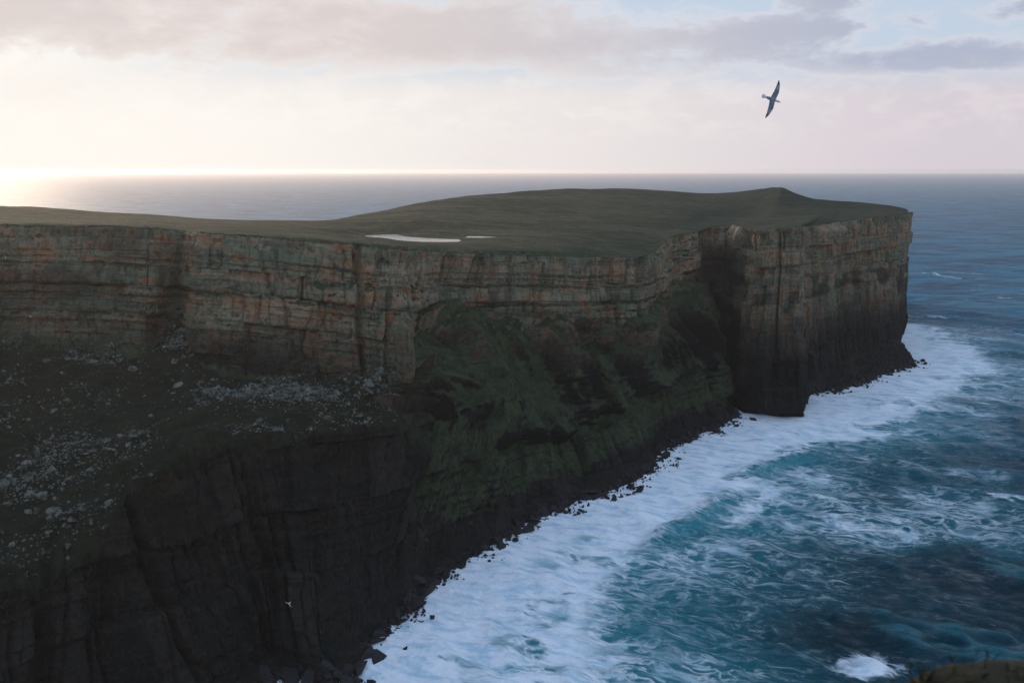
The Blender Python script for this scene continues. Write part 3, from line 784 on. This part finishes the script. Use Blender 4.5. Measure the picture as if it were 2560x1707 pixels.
# ---------------------------------------------------------------- haze
def build_haze():
    x0, x1, y0, y1, z0, z1 = -62000, 62000, -62000, 62000, -8.5, 206.5
    v = [(x0, y0, z0), (x1, y0, z0), (x1, y1, z0), (x0, y1, z0), (x0, y0, z1), (x1, y0, z1), (x1, y1, z1), (x0, y1, z1)]
    f = [(3, 2, 1, 0), (4, 5, 6, 7), (0, 1, 5, 4), (1, 2, 6, 5), (2, 3, 7, 6), (3, 0, 4, 7)]
    me = bpy.data.meshes.new('haze'); me.from_pydata(v, [], f)
    m, t = new_mat('haze')
    vp = t.n('ShaderNodeVolumePrincipled')
    vp.inputs['Color'].default_value = (1.0, .93, .88, 1); vp.inputs['Density'].default_value = HAZE
    vp.inputs['Anisotropy'].default_value = .52
    t.out(vp.outputs[0], 'Volume')
    tag(link('haze', me, m), kind='stuff')
HAZE = 1 / 35000.
build_haze()

# ================================================================ LOOSE ROCK
def hull_mesh(name, seed, stretch, npts=11, cutn=0):
    r = np.random.default_rng(seed)
    bm_ = bmesh.new()
    for _ in range(npts):
        v = r.normal(0, 1, 3); v /= np.abs(v).max() ** .8
        bm_.verts.new(v * np.array(stretch) * r.uniform(.8, 1.0) * .62)
    res = bmesh.ops.convex_hull(bm_, input=bm_.verts[:])
    dead = [g for g in res['geom_interior'] if isinstance(g, bmesh.types.BMVert)]
    if dead: bmesh.ops.delete(bm_, geom=dead, context='VERTS')
    bmesh.ops.recalc_face_normals(bm_, faces=bm_.faces[:])
    me = bpy.data.meshes.new(name); bm_.to_mesh(me); bm_.free()
    return me

def build_stone(name, a, b, dark):
    m, t = new_mat(name)
    p = t.pos(); rnd = t.n('ShaderNodeObjectInfo').outputs['Random']
    n = t.noise(p, .9, 4, .65); n2 = t.noise(p, .25, 2, .5)
    rnd = t.math('FRACT', t.add(rnd, t.mul(t.noise(p, .16, 2, .6), 5.0)))
    c = t.mix(t.ramp(rnd, .1, .9), a, b)
    c = t.mix(t.mul(t.ramp(n2, .4, .65), .5), c, t.mix(rnd, b, a))
    c = t.mix(t.mul(t.ramp(n, .50, .30), .7), c, dark)
    t.out(t.principled(c, .85, t.bump(n, .35, 1.0), .25))
    return m
M_PALE = build_stone('pale_stone', (.160, .166, .135), (.032, .034, .029), (.03, .03, .026))
M_WET = build_stone('wet_black_stone', (.015, .0145, .015), (.028, .025, .024), (.007, .007, .007))

shapes = {'block': [hull_mesh('boulder', s_, (1, .85, .75)) for s_ in (1, 2, 3, 4)],
          'slab': [hull_mesh('boulder', s_, (1.2, .8, .32)) for s_ in (5, 6, 7)],
          'wedge': [hull_mesh('boulder', s_, (.65, .55, 1.0), 8) for s_ in (8, 9, 10)]}
for k_, L_ in shapes.items():
    for me_ in L_: me_.materials.append(M_PALE)
shore_shapes = [hull_mesh('shore_rock', s_, ((1, .9, .6), (1.25, .9, .34), (.75, .62, 1.0))[s_ % 3], 12) for s_ in range(21, 27)]
for me_ in shore_shapes: me_.materials.append(M_WET)

rb = np.random.default_rng(77)
lo_r, hi_r = row0[I_L] + 3, row0[I_F] + 3
Gt = G[:, lo_r:hi_r]; Ut = Ug[:, lo_r:hi_r]; Vt = Vg[:, lo_r:hi_r]; Nt = land_nrm[:, lo_r:hi_r]
# area of each cell, so that stones fall evenly on the ground
ar = np.linalg.norm(np.cross(np.gradient(Gt, axis=0), np.gradient(Gt, axis=1)), axis=2)
clump = sstep(-.15, .45, fbm(Gt[..., 0].astype(np.float32) / 28, Gt[..., 1].astype(np.float32) / 28, Ut * 0, 131, 3))
chute_u = uk[4]
near_chute = np.exp(-((Ut - chute_u - 6) / 16) ** 2) * sstep(4.0, 4.7, Vt)
fan = np.exp(-((Ut - uk[5] - 6 * (4.6 - Vt)) / 30) ** 2) * sstep(3.0, 3.9, Vt)
band_r = sstep(uk[5], uk[6], Ut) * (1 - sstep(uk[7] + 16, uk[8] + 4, Ut)) * (.45 + .55 * sstep(3.3, 4.0, Vt)) * sstep(2.98, 3.15, Vt)
left_f = (1 - sstep(uk[3] + 6, uk[4], Ut)) * (.35 + .65 * sstep(4.3, 4.7, Vt))
low_f = (1 - sstep(uk[3], uk[4], Ut)) * np.exp(-((Vt - 3.55) / .28) ** 2)
dens = (clump * .9 + .08) * (2.4 * near_chute + 1.25 * fan + 1.25 * band_r + .55 * left_f + 1.1 * low_f + .15)
dens = dens * np.clip(Nt[..., 2] - .15, 0, 1) * (1 - sstep(uk[8] - 4, uk[8] + 8, Ut)) * (Ut > uk[1] - 12)
pr = (dens * ar).ravel(); pr /= pr.sum()
NB = 6500
idx = rb.choice(pr.size, NB, p=pr)
size = np.clip(.62 * rb.pareto(2.6, NB) + .55, .55, 4.6)
bx_, by_, bz_ = (Gt[..., k_].ravel()[idx] + (rb.uniform(-.5, .5, NB) if k_ < 2 else 0) for k_ in range(3))
bu, bv = Ut.ravel()[idx], Vt.ravel()[idx]
dcam = np.sqrt(bx_ ** 2 + by_ ** 2 + (bz_ - CAM_H) ** 2)
infr = (np.abs(bx_ / by_) < .53)
show = size / dcam * infr
order = np.argsort(-show)
N_IND = 290
def third(q): return 'left' if q < .36 else 'middle' if q < .68 else 'right'
def region_of(u_, v_):
    if abs(u_ - chute_u - 6) < 20 and v_ > 4.45:
        return ('in the %s part of the steep stone chute' % ('upper' if v_ > 4.8 else 'lower'), 'boulders in the stone chute')
    if u_ > uk[5] + 22:
        q = (u_ - uk[5] - 22) / (uk[8] - uk[5] - 22)
        return ('on the %s %s of the terrace under the banded cliff' % ('inner' if v_ > 4.2 else 'outer', third(q)), 'boulders along the terrace under the banded cliff')
    if u_ > uk[4] - 4:
        return ('on the %s %s of the rubble fan below the chute' % ('upper' if v_ > 4.0 else 'lower', third((u_ - uk[4] + 4) / (uk[5] + 26 - uk[4]))), 'boulders on the rubble fan below the chute')
    q = (u_ - uk[1]) / (uk[4] - uk[1] - 4)
    if v_ > 4.1:
        return ('on the %s scree under the shadowed cliff left of the chute' % third(q), 'boulders at the foot of the cliff left of the chute')
    return ('on the %s %s of the dark outer terrace' % ('upper' if v_ > 3.6 else 'lower', third(q)), 'boulders on the dark outer terrace')
kinds = list(shapes)
biggest = {}
stuff_V, stuff_F, nv_ = [], [], 0
for rank, i_ in enumerate(order):
    kd = kinds[int(rb.choice(3, p=[.45, .40, .15]))]
    me_ = shapes[kd][int(rb.integers(len(shapes[kd])))]
    s_ = float(size[i_])
    rot = Matrix.Rotation(rb.uniform(0, 6.28), 3, 'Z') @ Matrix.Rotation(rb.normal(0, .28), 3, 'X') @ Matrix.Rotation(rb.normal(0, .28), 3, 'Y')
    loc = Vector((bx_[i_], by_[i_], bz_[i_] + s_ * (.04 if kd == 'slab' else .06)))
    if rank < N_IND:
        o = link('boulder', me_)
        o.matrix_world = Matrix.Translation(loc) @ (rot @ Matrix.Scale(s_, 3)).to_4x4()
        where, grp = region_of(bu[i_], bv[i_])
        sz = 'huge' if s_ > 3.4 else 'large' if s_ > 2.3 else 'medium' if s_ > 1.6 else 'small'
        what = {'block': 'blocky boulder', 'slab': 'flat slab', 'wedge': 'pointed boulder'}[kd]
        if (where, kd) not in biggest or biggest[(where, kd)][0] < s_: biggest[(where, kd)] = (s_, o, what, where)
        tag(o, '%s pale %s %s' % (sz, what, where), 'boulder', grp)
    else:
        v = np.array([loc + rot @ (x_.co * s_) for x_ in me_.vertices]); 
        for f_ in me_.polygons:
            a_ = [nv_ + q for q in f_.vertices]
            for q in range(1, len(a_) - 1): stuff_F.append((a_[0], a_[q], a_[q + 1]))
        stuff_V.append(v); nv_ += len(v)
# weathered stones along the turf edge of the cliff
for _ in range(420):
    a_u, b_u = [(1, 5), (7, 9.6), (10, 13)][int(rb.choice(3, p=[.45, .38, .17]))]
    i_ = int(np.searchsorted(U, np.interp(rb.uniform(a_u, b_u), np.arange(n_st), uk)))
    j_ = row0[I_T] + int(rb.integers(-3, 9)); s_ = float(.5 + .5 * rb.pareto(3)); s_ = min(s_, 1.8)
    me_ = shapes['slab'][int(rb.integers(3))]
    rot = Matrix.Rotation(rb.uniform(0, 6.28), 3, 'Z') @ Matrix.Rotation(rb.normal(0, .2), 3, 'X')
    loc = Vector(G[i_, j_]) + Vector((0, 0, .1 * s_))
    v = np.array([loc + rot @ (x_.co * s_) for x_ in me_.vertices])
    for f_ in me_.polygons:
        a_ = [nv_ + q for q in f_.vertices]
        for q in range(1, len(a_) - 1): stuff_F.append((a_[0], a_[q], a_[q + 1]))
    stuff_V.append(v); nv_ += len(v)
for (s_, o, what, where) in biggest.values():
    o['label'] = 'biggest pale %s %s' % (what, where)
tag(link('scree', raw_mesh('scree', np.concatenate(stuff_V), np.array(stuff_F)), M_PALE), kind='stuff')

# rocks along the water's edge
NS = 5200
ui = rb.integers(int(NU * .06), int(NU * .95), NS)
wl = G[ui, row0[I_W]]; tn = np.gradient(G[:, row0[I_W], :2], axis=0)[ui]; tn /= np.maximum(np.linalg.norm(tn, axis=1, keepdims=True), 1e-6)
nrm2 = np.stack([tn[:, 1], -tn[:, 0]], 1)
cl2 = sstep(-.1, .4, vnoise((U[ui] / 16).astype(np.float32), U[ui].astype(np.float32) * 0, U[ui].astype(np.float32) * 0, 140))
off = np.abs(rb.normal(0, 1, NS)) * (3.0 + 6.5 * cl2) - 3.0
talus = (U[ui] > uk[23] - 25) & (U[ui] < uk[26] + 6)
mid_s = (U[ui] > uk[9]) & (U[ui] < uk[15])
off = np.where(mid_s & (off > 0), off * 1.9, off)
off = np.where(talus, off * 1.3, off)
tower = (U[ui] > uk[18]) & (U[ui] < uk[22] - 4)
sizes = np.clip(.9 * rb.pareto(2.1, NS) + .8, .8, 6.5) * np.where(off > 6, .8, 1)
off = np.minimum(off, 15)
ok = ~tower
sx_, sy_ = wl[:, 0] + nrm2[:, 0] * off, wl[:, 1] + nrm2[:, 1] * off
dc = np.hypot(sx_, sy_)
vis = sizes / dc * ok
order = np.argsort(-vis)
def shore_region(u_):
    segs = [(0, 8, 'below the dark lower cliff', 'rocks below the dark lower cliff'), (8, 11, 'below the green slope', 'rocks below the green slope'),
            (11, 14, 'under the green spur', 'rocks under the green spur'), (14, 22, 'by the narrow inlet', 'rocks by the inlet'),
            (22, 24, 'right of the sheer tower', 'rocks right of the sheer tower'), (24, 28, 'off the far point', 'rocks off the far point')]
    for a, b, w_, g_ in segs:
        if u_ < uk[b]:
            q = (u_ - max(uk[a], uk[5] if a == 0 else 0)) / (uk[b] - max(uk[a], uk[5] if a == 0 else 0))
            return w_ + ', ' + ['near end', 'near half', 'middle', 'far half', 'far end'][int(np.clip(q * 5, 0, 4))], g_
    return 'off the far point', 'rocks off the far point'
sv, sf, nv_ = [], [], 0
for rank, i_ in enumerate(order):
    if not ok[i_]: continue
    sh_i = int(rb.integers(6)); me_ = shore_shapes[sh_i]; s_ = float(sizes[i_])
    rot = Matrix.Rotation(rb.uniform(0, 6.28), 3, 'Z') @ Matrix.Rotation(rb.normal(0, .3), 3, 'X')
    z_ = max(0.0, -off[i_] * .75) + s_ * .16
    loc = Vector((sx_[i_], sy_[i_], z_))
    if rank < 240:
        o = link('shore_rock', me_); o.matrix_world = Matrix.Translation(loc) @ (rot @ Matrix.Scale(s_, 3)).to_4x4()
        wh, grp = shore_region(U[ui[i_]])
        sz = 'large' if s_ > 3.2 else 'medium' if s_ > 2.0 else 'small'
        wt = 'out in the white surf' if off[i_] > 5 else 'at the surf edge' if off[i_] > 0 else 'piled above the surf'
        tag(o, '%s %s black rock %s %s' % (sz, ('blocky', 'flat', 'pointed')[sh_i % 3], wt, wh), 'rock', grp)
    else:
        v = np.array([loc + rot @ (x_.co * s_) for x_ in me_.vertices])
        for f_ in me_.polygons:
            a_ = [nv_ + q for q in f_.vertices]
            for q in range(1, len(a_) - 1): sf.append((a_[0], a_[q], a_[q + 1]))
        sv.append(v); nv_ += len(v)
tag(link('shore_rubble', raw_mesh('shore_rubble', np.concatenate(sv), np.array(sf)), M_WET), kind='stuff')

# a tall flake of rock split off the end of the banded cliff
def build_flake():
    n_a, n_h = 40, 60
    a = np.linspace(0, 2 * np.pi, n_a, endpoint=False); h = np.linspace(0, 1, n_h)
    A, H_ = np.meshgrid(a, h, indexing='ij')
    prof = np.interp(h, [0, .08, .25, .6, .85, .95, 1], [.55, .80, 1.0, .98, .82, .6, .02])[None]
    cx, cy = np.cos(A), np.sin(A)
    rr_ = (np.abs(cx) ** 4 + np.abs(cy) ** 4) ** -.25
    x_ = cx * rr_ * 5.6 * prof; y_ = cy * rr_ * 2.6 * prof; z_ = H_ * 31
    n = fbm((x_ / 3).astype(np.float32), (y_ / 3).astype(np.float32), (z_ / 4).astype(np.float32), 161, 3)
    ly = np.floor(z_ / 2.7); n2 = vnoise((A * 1.2).astype(np.float32), (ly * 3.3).astype(np.float32), (A * 0).astype(np.float32), 163)
    k_ = 1 + .10 * n + .07 * n2
    V = np.stack([x_ * k_, y_ * k_, z_], 2)
    V = np.concatenate([V, V[:1]], 0).reshape(-1, 3)
    F_ = grid_faces(n_a + 1, n_h)
    bedv = V[:, 2] - 60.
    me = raw_mesh('rock_flake', V, F_, dict(bed=bedv, grass=np.zeros(len(V)), tone=np.full(len(V), .35), terrace=np.zeros(len(V)), blk=np.full(len(V), .4)))
    o = link('rock_flake', me, M_ROCK)
    o.location = (-55, 511, 92); o.rotation_euler = (R(6), R(3), R(-32))
    tag(o, 'tall rounded flake of rock split from the cliff beside the green slope', 'rock pillar')
build_flake()

# ================================================================ BIRDS
def bird_mesh(name, span, length, seed=0, dihedral=.06, droop=.0, fold=0.0):
    """a gliding seabird, beak towards +X, back towards +Z: one skin of body, tail and both wings"""
    V, F_ = [], []
    def loft(rings):
        b0 = len(V); n_ = len(rings[0])
        for r_ in rings: V.extend(r_)
        for i in range(len(rings) - 1):
            for j in range(n_):
                a = b0 + i * n_ + j; b = b0 + i * n_ + (j + 1) % n_
                F_.append((a, b, b + n_, a + n_))
        F_.append(tuple(b0 + j for j in reversed(range(n_))))
        F_.append(tuple(b0 + (len(rings) - 1) * n_ + j for j in range(n_)))
    L = length
    prof = [(-.34, .010, .008, .0), (-.24, .045, .034, 0), (-.10, .072, .062, -.004), (.02, .078, .072, -.006), (.14, .064, .062, -.002), (.22, .046, .048, .004),
            (.29, .044, .046, .010), (.345, .040, .040, .012), (.385, .022, .024, .008), (.40, .012, .014, .004), (.435, .010, .012, 0), (.462, .003, .004, -.008)]
    loft([[(x * L / .8, math.cos(q) * w_ * L / .8 * 1.2, z0 * L / .8 + math.sin(q) * h_ * L / .8) for q in [k * math.pi / 6 for k in range(12)]] for x, w_, h_, z0 in prof])
    # tail: a short fan
    tail = []
    for x, w_ in [(-.22, .030), (-.34, .070), (-.44, .105), (-.475, .085), (-.485, .02)]:
        x, w_ = x * L / .8, w_ * L / .8
        tail.append([(x + abs(y) * .25, y, z_) for y, z_ in [(-w_, 0), (-w_ * .5, .006), (0, .008), (w_ * .5, .006), (w_, 0), (w_ * .5, -.004), (0, -.005), (-w_ * .5, -.004)]])
    loft(tail)
    hs = span / 2
    for s_ in (1, -1):
        rings = []
        for k in range(17):
            q = k / 16
            le = np.interp(q, [0, .15, .38, .6, .8, .93, 1], [.10, .112, .120, .100, .066, .030, .004]) * span / 1.1
            te = np.interp(q, [0, .15, .38, .6, .8, .93, 1], [-.06, -.050, -.030, -.020, -.012, -.010, -.008]) * span / 1.1
            y = s_ * (.02 + q * (hs - .02)); z = span * (dihedral * math.sin(q * 2.0) - droop * q * q)
            th = .016 * (1 - q) + .003
            le, te = (le + te) / 2 + (le - te) * .44 + .006, (le + te) / 2 - (le - te) * .44 + .006; c_ = le - te
            rr_ = [(le, 0), (le - .18 * c_, th), (le - .5 * c_, th * .8), (te, 0), (le - .5 * c_, -th * .4), (le - .18 * c_, -th * .6)]
            rings.append([(x, y, z + zz) for x, zz in (rr_ if s_ < 0 else rr_[::-1])])
        loft(rings)
    me = bpy.data.meshes.new(name); me.from_pydata(V, [], F_)
    for p_ in me.polygons: p_.use_smooth = True
    bm_ = bmesh.new(); bm_.from_mesh(me); bmesh.ops.recalc_face_normals(bm_, faces=bm_.faces[:]); bm_.to_mesh(me); bm_.free()
    return me

def plumage(name, back, wing, tip, pale, head):
    m, t = new_mat(name)
    x, y, z = t.sep(t.obpos())
    ay = t.math('ABSOLUTE', y)
    c = t.mix(t.ramp(ay, .05, .12), back, wing)
    c = t.mix(t.mul(t.ramp(ay, .26, .31), t.ramp(x, -.02, .05)), c, pale)
    c = t.mix(t.ramp(ay, .36, .47), c, tip)
    c = t.mix(t.mul(t.ramp(x, .085, .12), t.ramp(ay, .07, .045)), c, head)
    c = t.mix(t.mul(t.ramp(x, .252, .262), t.ramp(ay, .05, .03)), c, (.35, .27, .10))
    c = t.mix(t.mul(t.ramp(x, -.13, -.17), t.ramp(ay, .13, .10)), c, head)
    n = t.noise(t.vmath('MULTIPLY', t.obpos(), (20, 90, 20)), 1.0, 3, .6)
    c = t.mix(t.mul(t.ramp(n, .5, .35), .35), c, tip)
    t.out(t.principled(c, .75, None, .2))
    return m
M_FULMAR = plumage('grey_plumage', (.22, .26, .27), (.15, .19, .22), (.05, .05, .065), (.30, .36, .40), (.70, .70, .72))
M_GULL = plumage('white_plumage', (.68, .70, .70), (.46, .50, .52), (.22, .24, .26), (.70, .70, .70), (.80, .80, .80))

cu = Vector((0, math.sin(R(9.684)), math.cos(R(9.684)))); cb = Vector((0, -math.cos(R(9.684)), math.sin(R(9.684)))); cr_ = Vector((1, 0, 0))
def place_bird(me, mat, loc, fwd, left, label, cat):
    f_ = (cr_ * fwd[0] + cu * fwd[1] + cb * fwd[2]).normalized()
    l_ = (cr_ * left[0] + cu * left[1] + cb * left[2]); l_ = (l_ - f_ * l_.dot(f_)).normalized()
    u_ = f_.cross(l_)
    o = link('seabird', me, mat)
    M = Matrix((f_, l_, u_)).transposed().to_4x4(); M.translation = loc
    o.matrix_world = M
    return tag(o, label, cat)
place_bird(bird_mesh('seabird', 1.10, .46, dihedral=.015), M_FULMAR, (6.80, 27, 201.82), (.90, -.34, .02), (.50, .87, -.10),
           'grey seabird with dark wing tips gliding banked against the pale sky', 'seabird')
place_bird(bird_mesh('seabird', 1.05, .46, dihedral=.22), M_GULL, (-27.74, 118, 146.8), (-.5, -.62, -.35), (.96, -.10, .3),
           'tiny white seabird flying in front of the darkest lower cliff', 'seabird')
place_bird(bird_mesh('seabird', 1.05, .46, dihedral=.15), M_GULL, (-100.8, 200, 182.9), (.75, -.35, .5), (.25, .75, .5),
           'tiny white seabird at the left edge before the banded upper cliff', 'seabird')
place_bird(bird_mesh('seabird', 1.05, .46, dihedral=.10), M_GULL, (-121.0, 250, 163.7), (.5, .75, .2), (-.7, .5, .5),
           'tiny white seabird passing the shadowed cliff above the boulder terrace', 'seabird')

# ================================================================ THE CLIFF TOP WE STAND ON
def build_bank():
    nx, ny = 150, 120
    xs = np.linspace(-5, 7, nx); ys = np.linspace(-6, 4.4, ny)
    Xb, Yb = np.meshgrid(xs, ys, indexing='ij')
    edge = 2.35 + .80 * sstep(.55, 1.4, Xb) + .18 * fbm((Xb / .8).astype(np.float32), (Xb * 0).astype(np.float32), (Xb * 0).astype(np.float32), 171, 3)
    top = 198.222 + .07 * fbm((Xb / .5).astype(np.float32), (Yb / .5).astype(np.float32), (Xb * 0).astype(np.float32), 173, 3) + .135 * sstep(.7, 1.7, Xb) * sstep(.5, 2.5, Yb) \
        + .05 * np.exp(-((Xb - 1.45) / .14) ** 2 - ((Yb - 3) / .3) ** 2)
    over = np.maximum(0, Yb - edge)
    Zb = top - over ** 1.3 * 9
    V = np.stack([Xb, Yb, Zb], 2)
    # the cliff under it goes down to the sea
    foot = V[:, -1:].copy(); foot[..., 2] = -7; foot[..., 1] += 14
    V = np.concatenate([V, V[:, -1:] * [1, 1, 0] + [0, 5, 120], foot], 1)
    me = raw_mesh('grassy_bank', V.reshape(-1, 3), grid_faces(nx, ny + 2), None, True)
    m, t = new_mat('bank_turf')
    n = t.noise(t.pos(), 6, 5, .65)
    t.out(t.principled(t.mix(t.ramp(n, .35, .65), (.010, .0115, .006), (.028, .025, .012)), .95, t.bump(n, .05, 1.0), .15))
    tag(link('grassy_bank', me, m), kind='structure')
    # blades of grass and heather stems over it
    r = np.random.default_rng(9)
    vv, ff = [], []
    for _ in range(9000):
        i = r.integers(60, nx); j = r.integers(60, ny - 14)
        x_, y_, z_ = Xb[i, j] + r.uniform(-.04, .04), Yb[i, j] + r.uniform(-.04, .04), Zb[i, j]
        if z_ < 197.6: continue
        hh = r.uniform(.02, .055); a = r.uniform(0, 6.28); w_ = r.uniform(.002, .005)
        bx, by = r.normal(0, .4, 2) * hh
        b0 = len(vv); dx, dy = math.cos(a) * w_, math.sin(a) * w_
        vv += [(x_ - dx, y_ - dy, z_ - .01), (x_ + dx, y_ + dy, z_ - .01), (x_ + bx * .4 + dx * .7, y_ + by * .4 + dy * .7, z_ + hh * .6), (x_ + bx, y_ + by, z_ + hh)]
        ff += [(b0, b0 + 1, b0 + 2), (b0, b0 + 2, b0 + 3)]
    m2, t = new_mat('grass_blades')
    n = t.noise(t.pos(), 9, 2, .5)
    t.out(t.principled(t.mix(t.ramp(n, .4, .6), (.016, .018, .008), (.042, .034, .016)), .9, None, .2))
    tag(link('grass', raw_mesh('grass', np.array(vv), np.array(ff)), m2), kind='stuff')
    # two heather sprigs that stand above the rest
    for (x_, y_, hgt, lab) in [(1.30, 2.95, .13, 'dark heather sprig standing highest on the near grassy bank'),
                               (.98, 2.92, .09, 'small dark heather sprig at the left end of the near grassy bank')]:
        root = bpy.data.objects.new('heather', None); col.objects.link(root)
        zg = float(Zb[np.argmin(np.abs(xs - x_)), np.argmin(np.abs(ys - y_))])
        root.location = (x_, y_, zg); tag(root, lab, 'heather')
        sv_, sf_, lv, lf = [], [], [], []
        for s_ in range(9):
            a = r.uniform(0, 6.28); ln = hgt * r.uniform(.6, 1.0); tx, ty = math.cos(a) * ln * .45, math.sin(a) * ln * .45
            for k in range(6):
                q = k / 5; c_ = (tx * q, ty * q, ln * q); w_ = .003 * (1 - q) + .001
                for e in range(3): sv_.append((c_[0] + math.cos(e * 2.1) * w_, c_[1] + math.sin(e * 2.1) * w_, c_[2]))
                if k:
                    b0 = len(sv_) - 6
                    for e in range(3): sf_.append((b0 + e, b0 + (e + 1) % 3, b0 + 3 + (e + 1) % 3, b0 + 3 + e))
                if k > 1:
                    for _ in range(10):
                        d_ = r.normal(0, 1, 3); d_ /= np.linalg.norm(d_); d2 = np.cross(d_, r.normal(0, 1, 3)); d2 /= np.linalg.norm(d2)
                        c0 = np.array(c_) + r.normal(0, .006, 3); l_ = r.uniform(.008, .016); b1 = len(lv)
                        lv += [tuple(c0 - d2 * .003), tuple(c0 + d2 * .003), tuple(c0 + d_ * l_)]; lf.append((b1, b1 + 1, b1 + 2))
        link('stem', raw_mesh('stem', np.array(sv_), np.array(sf_)), m2, root)
        link('foliage', raw_mesh('foliage', np.array(lv), np.array(lf)), m, root)
build_bank()
